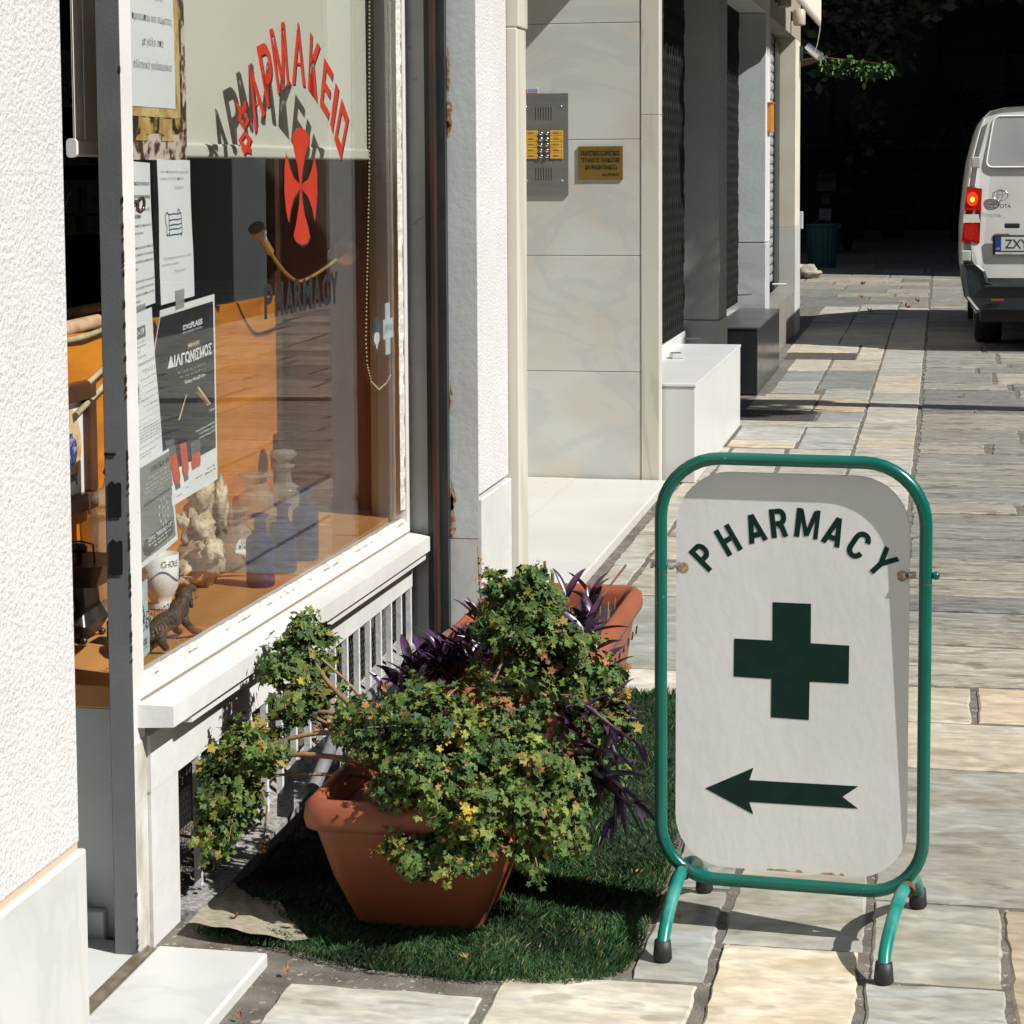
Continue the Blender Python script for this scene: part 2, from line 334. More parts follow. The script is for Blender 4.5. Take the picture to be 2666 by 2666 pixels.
# ================================================================ ground and paving
MB().box(-6, 40, -12, 75, -.30, -.006).build('ground', mortar); tag(bpy.data.objects['ground'], kind='structure')
CW = [(.50, .49, .45), (.53, .49, .42), (.47, .475, .455), (.40, .41, .395), (.44, .43, .395), (.52, .51, .47)]
CS = [(.28, .285, .265), (.34, .33, .295), (.40, .38, .325), (.30, .30, .28), (.36, .355, .325), (.24, .245, .235), (.45, .425, .365)]
def slab(mb, x0, x1, y0, y1, col, j=.005, g=.0045, top=0., rng=random):
    x0 += g; x1 -= g; y0 += g; y1 -= g
    if x1-x0 < .02 or y1-y0 < .02: return
    def edge(a, b):
        L = math.dist(a, b); n = max(2, int(L/.03)); o = []
        nx, ny = -(b[1]-a[1])/L, (b[0]-a[0])/L; ph = rng.random()*50
        for i in range(n):
            t = i/n; d = j*.9*mnoise.noise(Vector((ph+L*t*9, a[0]*3, a[1]*3)))+rng.uniform(-j, j)*.48
            if i == 0: d = 0
            o.append((a[0]+(b[0]-a[0])*t+nx*d, a[1]+(b[1]-a[1])*t+ny*d))
        return o
    c = [(x0+rng.uniform(0, j*2), y0+rng.uniform(0, j*2)), (x1-rng.uniform(0, j*2), y0+rng.uniform(0, j*2)),
         (x1-rng.uniform(0, j*2), y1-rng.uniform(0, j*2)), (x0+rng.uniform(0, j*2), y1-rng.uniform(0, j*2))]
    P = edge(c[0], c[1])+edge(c[1], c[2])+edge(c[2], c[3])+edge(c[3], c[0])
    cx, cy = (x0+x1)/2, (y0+y1)/2; z = top+rng.uniform(-.0025, .0015); n = len(P)
    def ins(p, d):
        q = Vector((cx-p[0], cy-p[1])); q.normalize(); return (p[0]+q.x*d, p[1]+q.y*d)
    I = [ins(p, .006) for p in P]
    vs = [(p[0], p[1], -.013) for p in P]+[(p[0], p[1], z-.004) for p in P]+[(p[0], p[1], z) for p in I]
    fs = [(i, (i+1) % n, n+(i+1) % n, n+i) for i in range(n)]+[(n+i, n+(i+1) % n, 2*n+(i+1) % n, 2*n+i) for i in range(n)]
    k = rng.uniform(.93, 1.05); col = tuple(v*k for v in col)
    mb.add(vs, fs, 0, col); mb.add(vs[2*n:], [list(range(n))], 0, col)
rg = random.Random(11)
pm = MB(); ps = MB()
# pavement close to the shops: smooth marble flags (measured joints first)
W1, CR, GR, GD = (.58, .575, .55), (.62, .54, .42), (.40, .42, .41), (.32, .34, .33)
for a in ((-1.175, -.797, 2.95, 3.69, (.60, .61, .585)), (-.793, -.414, 3.3, 3.815, (.66, .63, .55)), (-.793, -.414, 2.8, 3.3, W1), (-.56, -.414, 3.82, 4.34, GR),
          (-.414, -.130, 3.1, 4.035, (.66, .595, .48)), (-.414, -.130, 4.035, 4.62, (.40, .40, .36)), (-.130, .132, 3.45, 3.887, (.43, .445, .43)),
          (-.130, .132, 3.887, 4.335, (.42, .42, .375)), (-.130, .62, 4.335, 5.335, (.34, .34, .315)), (.132, .6, 3.2, 4.335, (.48, .42, .32)),
          (-.130, .75, 5.335, 5.79, (.54, .50, .42)), (-.130, .10, 5.80, 6.20, (.56, .52, .44)), (.105, .55, 5.80, 6.20, (.56, .48, .38)),
          (-.56, -.414, 4.34, 5.0, GD), (-.414, -.130, 4.62, 5.5, W1), (-.56, -.414, 5., 5.98, GR), (-.98, -.60, 5.99, 6.28, (.64, .63, .60)),
          (-1.24, -.98, 5.99, 6.60, W1), (-1.14, -.60, 6.285, 7.38, (.37, .39, .375)), (-.60, -.45, 5.99, 7.0, (.45, .45, .42)), (-1.22, -1.145, 6.6, 7.38, GR),
          (-.414, -.130, 5.5, 6.25, (.43, .44, .42))):
    slab(pm, *a, j=.005, rng=rg)
y = 7.39
for dy in (.69, .55, .95, .6, .8, .46):
    slab(pm, -1.22, -1.10, y, y+dy, rg.choice(CW), rng=rg); slab(pm, -1.10, -.80, y, y+dy*.93, rg.choice(CW[:4]), rng=rg); slab(pm, -.80, -.45, y, y+dy, rg.choice(CW[2:]), rng=rg); y += dy
slab(pm, -1.14, -.76, 11.46, 11.75, (.60, .55, .45), rng=rg); slab(pm, -1.14, -.76, 11.75, 12.45, (.46, .49, .48), rng=rg); slab(pm, -.76, -.45, 11.46, 12.40, (.44, .47, .46), rng=rg)
slab(pm, -1.24, -.45, 12.46, 12.70, (.54, .54, .49), rng=rg); slab(pm, -.73, -.45, 12.71, 13.24, (.34, .36, .36), rng=rg)
slab(pm, -1.2, -.78, 13.27, 14.25, (.5, .47, .40), rng=rg); slab(pm, -.78, -.45, 13.27, 13.9, (.54, .46, .35), rng=rg); slab(pm, -.78, -.45, 13.9, 14.6, (.47, .49, .46), rng=rg)
slab(pm, -1.13, -.83, 14.3, 15.1, (.40, .42, .41), rng=rg); slab(pm, -.83, -.45, 14.62, 15.95, (.25, .265, .27), rng=rg); slab(pm, -1.13, -.83, 15.1, 15.9, (.29, .31, .315), rng=rg)
slab(pm, -1.13, -.83, 15.92, 16.85, (.50, .48, .42), rng=rg); slab(pm, -.83, -.45, 15.96, 16.85, (.52, .48, .41), rng=rg); slab(pm, -1.25, -.665, 17.5, 18.3, (.58, .54, .46), rng=rg)
slab(pm, -.66, -.45, 16.9, 18.3, (.55, .52, .44), rng=rg); y = 18.3
while y < 23:
    dy = rg.uniform(.8, 1.4)
    for a, b in ((-1.25, -.86), (-.86, -.45)): slab(pm, a, b, y, y+dy*rg.uniform(.9, 1), rg.choice(CW), rng=rg)
    y += dy
# the narrow channel of small flags
y = 6.25; rows = [16.73, 16.2, 15.6, 15.05, 14.43, 13.86, 13.245, 12.64, 12.06, 11.56, 11.06, 10.4, 9.8, 9.2, 8.7, 8.1, 7.5, 6.9]
ys = sorted(rows+[17.3, 17.9, 18.6, 19.3, 20, 20.8, 21.6, 22.4, 23.2])
for b in ys: slab(pm, -.45, -.13, y, b, rg.choice(CW), j=.003, g=.004, rng=rg); y = b
for cx_, cy_, rx_, ry_ in ((-.60, 3.395, .022, .008), (-.56, 3.375, .028, .010), (-.505, 3.385, .009, .006), (.20, 4.2, .022, .02), (.34, 5.6, .03, .02)):
    pm.add([(cx_+rx_*(1+.35*mnoise.noise(Vector((cx_*9+math.cos(R(a)), math.sin(R(a)), 0))))*math.cos(R(a)), cy_+ry_*(1+.35*mnoise.noise(Vector((math.cos(R(a))*2, cy_*9, 1))))*math.sin(R(a)), .0032) for a in range(0, 360, 20)], [list(range(18))], 0, (.12, .11, .09))
pv = pm.build('paving', marble_slab); tag(pv, kind='structure')
# the roadway: long rough slate courses
rws = [6.21, 6.75, 7.28, 7.85, 8.25, 8.75, 9.37, 9.68, 10.2, 11.0, 11.36, 11.8, 12.43, 13.21, 13.73, 14.19, 14.68, 15.1, 15.9, 16.3, 16.65, 17.6]
y = 17.6
while y < 31: y += rg.uniform(.45, .95); rws.append(y)
for a, b in zip(rws, rws[1:]):
    x = -.13
    first = True
    while x < 7:
        w = rg.uniform(.38, .78) if first else rg.uniform(.5, 1.1); first = False
        if rg.random() < .25 and b-a > .5:
            m = a+(b-a)*rg.uniform(.4, .6); slab(ps, x, x+w, a, m, rg.choice(CS), j=.007, g=.005, rng=rg); slab(ps, x, x+w, m, b, rg.choice(CS), j=.007, g=.005, rng=rg)
        else: slab(ps, x, x+w, a, b, rg.choice(CS), j=.010, g=.0055, rng=rg)
        x += w+.008
for a in [(.6, 1.4, 3.2, 4.3), (1.4, 2.3, 3.2, 4.3), (.62, 1.5, 4.34, 5.3), (.75, 1.7, 5.34, 6.2), (.55, .75, 5.8, 6.2), (-.8, .6, 1.2, 2.8)]: slab(ps, *a, rg.choice(CS), j=.010, g=.006, rng=rg)
y = 23.3
while y < 31.5:
    dy = rg.uniform(.6, 1.3); x = -4.4
    while x < -.14: w = rg.uniform(.6, 1.3); slab(ps, x, min(x+w, -.135), y, y+dy, rg.choice(CS), j=.010, g=.006, rng=rg); x += w
    y += dy
while y < 53:
    dy = 1.6; x = -6
    while x < 12: w = rg.uniform(1.2, 2); slab(ps, x, x+w, y, y+dy, rg.choice(CS[3:6]), j=.010, g=.006, rng=rg); x += w
    y += dy
rd = ps.build('road', stone); tag(rd, kind='structure')
# soil strip against the black box and the ledge
m = MB(); m.box(-1.19, -1.14, 14.1, 16.0, -.012, -.001); so_ = m.build('kerb_gap', mortar); tag(so_, kind='structure')

# ================================================================ pharmacy building
PH = thing('pharmacy_building', 'white rendered pharmacy frontage with glazed shop window, marble door jambs and a recessed marble entrance', 'building', (-1.5, 4.8, 0))
TOP = 11.5  # unseen upper storeys, carried this high to block sky light
def marble_cap(mb, x0, x1, y0, y1, z0, z1): mb.box(x0, x1, y0, y1, z0, z1, b=.004)
p1 = MB().box(-2.3, -1.3, -3.0, 3.03, .465, TOP, b=.006).build('pillar', plaster, PH)
MB().box(-2.31, -1.292, -3.0, 3.036, -.02, .455, b=.004).build('marble_base', white_marble, p1)
MB().box(-2.3, -1.303, -3.0, 3.026, .455, .467).build('mortar_line', mat('pinkish_joint', (.55, .42, .30), .8), p1)
p2 = MB().box(-1.62, -1.3, 5.95, 6.37, .565, TOP, b=.005)
p2 = p2.build('pillar', [plaster], PH); p2['label'] = 'narrow plaster pillar beside the downpipe post'
MB().box(-1.62, -1.302, 5.943, 5.9495, .44, TOP).build('painted_side', pale_blue, p2)
MB().box(-1.62, -1.292, 5.944, 6.375, -.02, .555, b=.004).build('marble_base', white_marble, p2)
MB().ball((-1.378, 5.94, 1.635), (.008, .005, .010), jit=.6).build('rust_lump', rust, p2)
# rust weeping down the painted side, thin irregular runs of stain
def stain(mb, x, y, z, w, h, seed):
    w *= .7; x += .003
    n = 14; L = []; Rr = []
    for i in range(n+1):
        t = i/n; k = math.sin(math.pi*min(1, t*1.15+.05))**.7*(.6+.5*mnoise.noise(Vector((seed, t*4, 0))))
        L.append((x-w*.15*k, y, z+h*t)); Rr.append((x+w*max(.05, k), y, z+h*t))
    mb.add(L+Rr, [(i, n+1+i, n+2+i, i+1) for i in range(n)])
for a in ((-1.386, 5.9405, 1.59, .030, .15, 1), (-1.386, 5.9405, 1.72, .018, .16, 2), (-1.386, 5.9405, .80, .016, .10, 3), (-1.386, 5.9405, .44, .035, .20, 5), (-1.386, 5.9405, .52, .02, .06, 7)):
    st = MB(); stain(st, *a); st.build('rust_stain', mat('rust_stain', (.30, .12, .035), .9, (.56, .48, .38), ns=60, lo=.45, hi=.62), p2)
# edge pilaster of the entrance
MB().box(-1.40, -1.268, 6.376, 6.52, .02, 1.93, b=.004).build('marble_jamb', green_marble, PH)
MB().box(-1.40, -1.262, 6.379, 6.52, 1.932, TOP, b=.004).build('marble_jamb', green_marble, PH)
# lintels
MB().box(-2.3, -1.303, 3.031, 5.949, 2.56, TOP).build('lintel', smooth_white, PH)
MB().box(-4.0, -1.303, 6.521, 9.93, 2.73, TOP).build('entrance_lintel', smooth_white, PH)
# side wall under the display, at the door recess
MB().box(-3.2, -1.546, 3.86, 3.93, -.02, .452).build('side_wall', pale_blue, PH)
MB().box(-3.2, -1.60, 3.835, 3.86, -.02, .052, b=.004).build('skirting', pale_blue, PH)
MB().box(-1.70, -1.635, 3.79, 3.834, -.02, .075, b=.003).build('marble_block', white_marble, PH)
# threshold, inner floor and outer step
MB().box(-3.2, -1.512, 1.6, 3.83, -.02, -.001).build('doorway_floor', mat('grey_white_floor', (.60, .62, .61), .4, (.54, .56, .55), ns=3), PH)
th = MB().box(-1.509, -1.482, 2.0, 3.80, -.02, .002); th.box(-1.501, -1.492, 2.0, 3.80, .002, .006); th.build('door_track', mat('worn_metal_track', (.30, .26, .20), .5, (.18, .14, .10), ns=30, metal=.4), PH)
MB().box(-1.462, -1.243, 1.5, 3.772, -.02, .019, b=.005).build('marble_step', white_marble, PH)
# window frame: corner post, right stile, bottom rail with putty, pane, lettering
def S(y): return -.0137*(y-3.83)
fr = MB()
zb = .52
fr.add([(-1.5, 3.82, .490), (-1.5, 5.93, .490+S(5.93)), (-1.5, 5.93, .521+S(5.93)), (-1.5, 3.82, .521), (-1.55, 3.82, .490), (-1.55, 5.93, .490+S(5.93)), (-1.55, 5.93, .521+S(5.93)), (-1.55, 3.82, .521)],
       [(0, 1, 2, 3), (3, 2, 6, 7), (4, 7, 6, 5), (0, 4, 5, 1), (1, 5, 6, 2), (0, 3, 7, 4)])
fr.box(-1.55, -1.499, 5.878, 5.932, .46, 2.56); 
WF = fr.build('window_frame', frame_white, PH)
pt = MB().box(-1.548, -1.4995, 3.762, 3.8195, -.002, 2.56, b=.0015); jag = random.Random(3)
post = pt.build('corner_shade_post', [frame_white, post_shade], WF)
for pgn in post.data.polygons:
    if pgn.normal.y < -.5: pgn.material_index = 1  # side turned from the sun coloured dark grey to stand for its shade
chip = MB(); cr = random.Random(5)
for z0, z1, dn in ((1.30, 1.45, 14), (.70, .98, 26), (.55, .70, 8), (1.0, 1.3, 10), (1.6, 2.1, 10), (.0, .12, 10)):
    for i in range(dn):
        z = cr.uniform(z0, z1); w = cr.uniform(.002, .006); h = cr.uniform(.004, .022)
        w *= .55; h *= .8; chip.add([(-1.4993, 3.7605, z), (-1.4993, 3.7605+w, z+h*.2), (-1.4993, 3.7605+w*.8, z+h*.8), (-1.4993, 3.7605, z+h), (-1.4993-w*.6, 3.7605, z+h*.5)], [(0, 1, 2, 3), (0, 3, 4)])
chip.build('rust_chips', rust, WF)
for z0, z1 in ((.848, .917), (.738, .806)):
    lk = MB(); lk.prism([(-1.542, 3.7603, z0), (-1.515, 3.7603, z0+.002), (-1.514, 3.7603, z1-.003), (-1.520, 3.7603, z1), (-1.526, 3.7603, z1-.004), (-1.533, 3.7603, z1+.002), (-1.541, 3.7603, z1-.005)], (0, -.0006, 0)); lk.build('lock_slot', black, WF)
lk = MB(); lk.prism([(-1.548, 3.7603, .967), (-1.524, 3.7603, .967), (-1.524, 3.7603, .972), (-1.547, 3.7603, .973)], (0, -.0006, 0))
lk.build('lock_slot', black, WF)
bd = MB(); nb = 90
for a0, a1, zf in ((3.822, 5.878, None),):
    for i in range(nb):
        y0 = a0+(a1-a0)*i/nb; y1 = a0+(a1-a0)*(i+1)/nb; r0 = jag.uniform(-.0009, .0009)
        bd.add([(-1.503, y0, .520+S(y0)), (-1.503, y1, .520+S(y1)), (-1.512, y1, .534+S(y1)+r0), (-1.512, y0, .534+S(y0)+r0)], [(0, 1, 2, 3)])
for i in range(nb):
    z0 = .53+2.0*i/nb; z1 = .53+2.0*(i+1)/nb; r0 = jag.uniform(-.002, .002)
    bd.add([(-1.503, 5.879, z0), (-1.503, 5.879, z1), (-1.512, 5.858+r0, z1), (-1.512, 5.858+r0, z0)], [(0, 1, 2, 3)])
    bd.add([(-1.503, 3.819, z0), (-1.503, 3.819, z1), (-1.512, 3.836, z1), (-1.512, 3.836, z0)], [(0, 3, 2, 1)])
bd.build('putty_bead', putty, WF)
cr2 = MB()
for i in range(34):
    y = cr.uniform(3.85, 5.86); l = cr.uniform(.01, .06); cr2.add([(-1.5022, y, .5215+S(y)), (-1.5022, y+l, .5215+S(y+l)+.001), (-1.5040, y+l*.5, .5235+S(y))], [(0, 1, 2)])
for i in range(26):
    z = cr.uniform(.55, 2.); l = cr.uniform(.01, .05); cr2.add([(-1.5022, 5.8785, z), (-1.5022, 5.8785, z+l), (-1.506, 5.874, z+l*.5)], [(0, 1, 2)])
cr2.build('putty_crack', mat('dark_crack', (.10, .07, .05), .9), WF)
TH = lambda y: -.0034*(y-3.83)      # the pane is set very slightly out of true
GL = MB().box(-1.517, -1.512, 3.82, 5.88, .50, 2.56).move(lambda v: Vector((v.x+TH(v.y), v.y, v.z))).build('glass_pane', pane_m, WF)
yz = lambda d: (lambda a, b: (-1.5110-d+TH(a), a, b))
RED = [('Φ', [(4.4845, 1.536), (4.5716, 1.5412), (4.5338, 1.6606), (4.4528, 1.6521)]), ('Α', [(4.5885, 1.5832), (4.6682, 1.6318), (4.5788, 1.7438), (4.5393, 1.7312)]),
 ('Ρ', [(4.6822, 1.6447), (4.7581, 1.666), (4.698, 1.7984), (4.6102, 1.7794)]), ('Μ', [(4.765, 1.6775), (4.8545, 1.7026), (4.8226, 1.8508), (4.7074, 1.8227)]),
 ('Α', [(4.8768, 1.7074), (4.9872, 1.7043), (4.9601, 1.856), (4.9081, 1.8516)]), ('Κ', [(5.0079, 1.6997), (5.0891, 1.6695), (5.1196, 1.8074), (5.0331, 1.8387)]),
 ('Ε', [(5.108, 1.6632), (5.1824, 1.6295), (5.2329, 1.749), (5.1537, 1.7828)]), ('Ι', [(5.198, 1.6169), (5.2196, 1.5963), (5.2846, 1.7089), (5.2546, 1.7247)])]
OQ = [(5.2328, 1.5807), (5.2945, 1.5281), (5.3755, 1.6366), (5.3095, 1.6874)]
def ring_quad(mb, q, t, fn, sh=(0, 0)):
    cx = sum(a for a, b in q)/4; cy = sum(b for a, b in q)/4
    o = [fn(a+sh[0], b+sh[1]) for a, b in q]; i = [fn(cx+(a-cx)*t+sh[0], cy+(b-cy)*t+sh[1]) for a, b in q]
    mb.add(o+i, [(k, (k+1) % 4, 4+(k+1) % 4, 4+k) for k in range(4)])
def phi_quad(mb, q, fn, sh):        # the sign painter's phi: two open diamonds one over the other with little horns
    def P(u, v): return fn(*[(1-u)*(1-v)*q[0][i]+u*(1-v)*q[1][i]+u*v*q[2][i]+(1-u)*v*q[3][i]+sh[i] for i in (0, 1)])
    def ring(o, i): mb.add([P(*p) for p in o]+[P(*p) for p in i], [(k, (k+1) % 4, 4+(k+1) % 4, 4+k) for k in range(4)])
    ring([(.50, .90), (1.06, .60), (.55, .44), (.10, .66)], [(.54, .77), (.76, .61), (.55, .55), (.38, .66)])
    ring([(.55, .438), (1.08, .26), (.56, .02), (-.05, .28)], [(.53, .34), (.72, .25), (.52, .16), (.26, .27)])
    for t in ([(.05, 1.), (.30, .93), (.55, .862), (.30, .72)], [(1., 1.), (.80, .96), (.552, .862), (.85, .76)], [(.30, -.02), (.10, .14), (.3, .16), (.515, .038)], [(.85, .0), (.525, .038), (.75, .15), (.92, .12)]): mb.add([P(*p) for p in t], [(0, 1, 2, 3)])
for nm, mt, dx, sh in (('lettering_shade', letter_dark, .0000, (.009, -.005)), ('lettering', letter_red, -.0006, (0, 0))):
    b = MB()
    for ch, q in RED:
        if ch == 'Φ': phi_quad(b, q, yz(dx), sh)
        else: glyph_quad(b, ch, q, yz(dx), .028, 0, sh)
    ring_quad(b, OQ, .52, yz(dx), sh)
    o = b.build(nm, mt, WF)
PET = [[(4.928, 1.4686), (4.9142, 1.5103), (4.8858, 1.5499), (4.8705, 1.576), (4.8823, 1.5926), (4.9163, 1.6015), (4.9504, 1.6044), (4.9846, 1.5993), (5.0139, 1.5813), (5.0085, 1.5643), (4.9759, 1.5371), (4.9534, 1.5002), (4.9439, 1.4685)],
[(4.9296, 1.4536), (4.921, 1.417), (4.8966, 1.3776), (4.8739, 1.3484), (4.8867, 1.3347), (4.937, 1.3223), (4.9832, 1.3254), (5.0096, 1.3408), (4.9911, 1.3684), (4.9657, 1.3961), (4.9501, 1.4299), (4.9455, 1.4534)],
[(4.9281, 1.4696), (4.8827, 1.4838), (4.8507, 1.5102), (4.8229, 1.5445), (4.8082, 1.5102), (4.8054, 1.4517), (4.8143, 1.4124), (4.8356, 1.3791), (4.8537, 1.4116), (4.8805, 1.4376), (4.9274, 1.4563)],
[(4.9474, 1.4695), (4.9963, 1.4799), (5.029, 1.5035), (5.0565, 1.5342), (5.0764, 1.5), (5.0764, 1.4486), (5.0676, 1.4144), (5.0515, 1.3778), (5.0316, 1.4083), (4.9944, 1.4394), (4.9468, 1.4561)]]
for nm, mt, dx, sh in (('cross_shade', letter_dark, .0000, (.009, -.005)), ('painted_cross', letter_red, -.0006, (0, 0))):
    b = MB()
    for q in PET: b.add([yz(dx)(a+sh[0], c+sh[1]) for a, c in q], [list(range(len(q)))])
    b.poly([yz(dx)(4.925+sh[0], 1.455+sh[1]), yz(dx)(4.952+sh[0], 1.455+sh[1]), yz(dx)(4.952+sh[0], 1.470+sh[1]), yz(dx)(4.925+sh[0], 1.470+sh[1])])
    b.build(nm, mt, WF)
b = MB()
for ch, x in zip('PHARMACY', (4.641, 4.721, 4.802, 4.875, 4.948, 5.034, 5.112, 5.190)):
    w = .076 if ch == 'M' else .066; glyph_quad(b, ch, [(x, 1.163), (x+w, 1.163), (x+w, 1.243), (x, 1.243)], yz(0), .03)
b.build('lettering', letter_dark, WF)['label'] = 'black painted word below the red cross'
b = MB()
text_into(b, 'Βελτυράκη  Αργυρώ', lambda u, v: (-1.5110, 3.862+u, .616+v+.10*0+u*.0), .030, .30, bold=-.005)
b.move(lambda v: Vector((v.x, v.y+(v.z-.616)*.22, v.z)))
b.build('lettering', letter_dark, WF)['label'] = 'thin black handwritten name low on the glass'
hk = MB(); pts = [(-1.4955+.002*math.sin(a), 3.842+.0165*math.cos(a), 1.438+.0135*math.sin(a)) for a in [R(150+i*300/16) for i in range(17)]]
hk.tube([(-1.505, 3.815, 1.444)]+pts+[(-1.505, 3.815, 1.431)], .0034, 8); hk.build('eye_hook', mat('brown_hook_metal', (.12, .085, .06), .3, metal=.8), WF)
# sill
sl = MB()
for z0, z1, x1, yl in ((.440, .487, -1.432, 3.775), (.415, .4385, -1.445, 3.91)):
    a = [(-1.52, yl, z0), (x1, yl+.02, z0), (x1, 5.88, z0+S(5.88)), (-1.52, 5.935, z0+S(5.93)), (-1.52, yl, z1), (x1, yl+.02, z1-.006), (x1, 5.88, z1-.006+S(5.88)), (-1.52, 5.935, z1+S(5.93))]
    sl.add(a, [(0, 3, 2, 1), (4, 5, 6, 7), (0, 1, 5, 4), (1, 2, 6, 5), (2, 3, 7, 6), (0, 4, 7, 3)])
sl.build('window_sill', smooth_white, PH)
gp = MB().box(-1.503, -1.4985, 3.80, 5.93, .4865, .4915); gp.move(lambda v: Vector((v.x, v.y, v.z+S(v.y)))); gp.build('sill_joint', joint_brown, PH)
# panel below the sill, vent opening with bars and chicken wire
pn = MB(); ZO = .303
pn.box(-1.53, -1.49, 3.82, 5.90, ZO, .4139)
pn.v = [(x, y, z+(S(y) if z > .4 else 0)) for x, y, z in pn.v]
pn.box(-1.53, -1.4915, 3.822, 3.972, -.02, ZO); pn.build('vent_panel', smooth_white, PH)
MB().box(-1.53, -1.497, 3.764, 3.8215, -.02, .4145, b=.004).build('wall_corner', mat('weathered_paint', (.60, .60, .56), .8, (.30, .25, .18), ns=9, lo=.5, hi=.75, bump=.6, bs=60, stretch=(1, 1, .5)), PH)
y = 5.897; bp_ = mat('bar_paint', (.66, .68, .68), .6, (.42, .42, .40), ns=30, lo=.5, hi=.8, bump=.3, bs=90)
while y > 4.0: MB().box(-1.5065, -1.492, y-.013, y, .02, ZO+.002).build('vent_bar', bp_, PH); y -= .1118
cw = MB(); a = .0115; row = 0; z = .03
while z < ZO:
    y = 3.96+(a*math.sqrt(3)/2 if row % 2 else 0)
    while y < 5.93:
        for ang in (90, 210, 330):
            q = (y+a*math.cos(R(ang)), z+a*math.sin(R(ang))); dx = -.002*random.random()
            cw.tube([(-1.530+dx, y, z), (-1.530, q[0], q[1])], .0007, 3, caps=False, smooth=False)
        y += a*math.sqrt(3)
    z += a*1.5; row += 1
cw.build('chicken_wire', mat('thin_wire', (.33, .30, .25), .5, metal=.5), PH)
MB().box(-1.75, -1.70, 3.94, 5.95, -.02, .45).build('vent_back', black, PH)
pl = MB(); pl.add([(-1.53, 3.97, .02), (-1.44, 3.97, .015), (-1.44, 5.94, .11), (-1.53, 5.94, .155), (-1.53, 3.97, -.02), (-1.44, 3.97, -.02), (-1.44, 5.94, -.02), (-1.53, 5.94, -.02)],
       [(0, 1, 2, 3), (1, 5, 6, 2), (0, 4, 5, 1), (3, 2, 6, 7)]); pl.build('plinth', speckle, PH)
MB().box(-1.60, -1.442, 5.9325, 5.9425, 0, TOP).build('jamb_board', mat('stained_grey_jamb', (.50, .50, .485), .8, (.40, .405, .39), ns=5, spots=(.10, .09, .07), sps=16, splo=.66, sphi=.8), PH)
po = MB(); po.box(-1.442, -1.425, 5.90, 5.945, .0, TOP, mi=1); po.box(-1.4245, -1.4105, 5.885, 5.945, 0, TOP, b=.002); po.box(-1.4105, -1.386, 5.915, 5.945, 0, TOP, mi=1)
po.build('steel_post', [steel_brown, dark_steel], PH)
# entrance recess
mw = MB(); jn = [-.02, .545, 1.095, 1.641, 2.184, 2.73]
for z0, z1 in zip(jn, jn[1:]): mw.box(-3.2, -1.388, 9.940, 10.0, z0+.0015, z1-.0015, b=.0015)
mw.build('marble_cladding', wall_marble, PH)
MB().box(-3.2, -1.389, 9.944, 10.0, -.02, 2.73).build('cladding_joint', joint_brown, PH)
MB().box(-1.385, -1.303, 9.937, 10.06, .0, 1.755).build('marble_jamb', green_marble, PH)
MB().box(-1.385, -1.303, 9.937, 10.06, 1.757, TOP).build('marble_jamb', green_marble, PH)
MB().box(-3.3, -3.2, 6.5, 10.0, 0, 2.73).build('entrance_end_wall', cream_wall, PH)
ds = MB(); ds.box(-1.70, -1.262, 6.53, 9.92, -.02, .035, b=.005); ds.box(-3.19, -1.702, 6.53, 9.93, -.02, .035); ds.build('entrance_floor', mat('polished_white_marble', (.64, .635, .605), .3, (.58, .57, .53), ns=2, rvar=.06), PH)
# shop interior shell
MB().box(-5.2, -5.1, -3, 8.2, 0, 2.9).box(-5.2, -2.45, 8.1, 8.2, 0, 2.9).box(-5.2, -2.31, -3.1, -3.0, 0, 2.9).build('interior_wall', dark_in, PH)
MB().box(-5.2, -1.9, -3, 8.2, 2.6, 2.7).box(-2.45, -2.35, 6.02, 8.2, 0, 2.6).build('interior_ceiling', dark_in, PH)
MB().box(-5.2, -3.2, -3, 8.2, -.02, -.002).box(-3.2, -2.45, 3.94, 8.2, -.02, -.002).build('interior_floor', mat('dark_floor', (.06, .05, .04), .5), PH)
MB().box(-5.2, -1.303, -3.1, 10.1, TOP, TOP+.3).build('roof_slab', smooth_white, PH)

# ================================================================ neighbouring shops
NB = thing('shop_building', 'row of shuttered shops with grey, white and cream pillars past the marble entrance', 'building', (-1.5, 14, 0))
gp_ = MB().box(-1.60, -1.302, 12.68, 13.15, .602, 2.658).build('pillar', [grey_wall, speckle], NB); gp_['label'] = 'grey pillar in shade behind the white box'
for q in gp_.data.polygons:
    if q.normal.x > .5: q.material_index = 1
MB().box(-1.60, -1.297, 12.672, 13.155, -.02, .597, b=.003).build('stone_base', mat('grey_stone_base', (.36, .36, .34), .5, (.30, .30, .29), ns=4), gp_)
wp = MB().box(-1.60, -1.302, 16.10, 16.50, .945, 2.658, b=.006).build('pillar', [smooth_white, pale_blue], NB); wp['label'] = 'white pillar carrying the orange letterbox'
for q in wp.data.polygons:
    if q.normal.y < -.5: q.material_index = 1
MB().box(-1.60, -1.302, 16.095, 16.50, -.02, .938, b=.003).build('marble_base', mat('blue_grey_marble', (.54, .58, .57), .4, (.48, .52, .52), ns=2, stretch=(.4, 1, 2), veins=(.36, .42, .44)), wp)
cp = MB().box(-2.6, -1.302, 19.34, 20.0, .975, 2.658).build('pillar', cream_wall, NB); cp['label'] = 'cream pillar at the far corner of the row'
MB().box(-2.61, -1.296, 19.332, 20.005, -.02, .969, b=.003).build('stone_base', mat('pale_stone_base', (.56, .57, .53), .5, (.50, .50, .46), ns=3), cp)
MB().box(-2.6, -1.302, 16.5, 20.0, 2.66, 11.5).build('lintel', mat('brown_grey_fascia', (.33, .29, .235), .8, (.28, .245, .20), ns=3), NB)
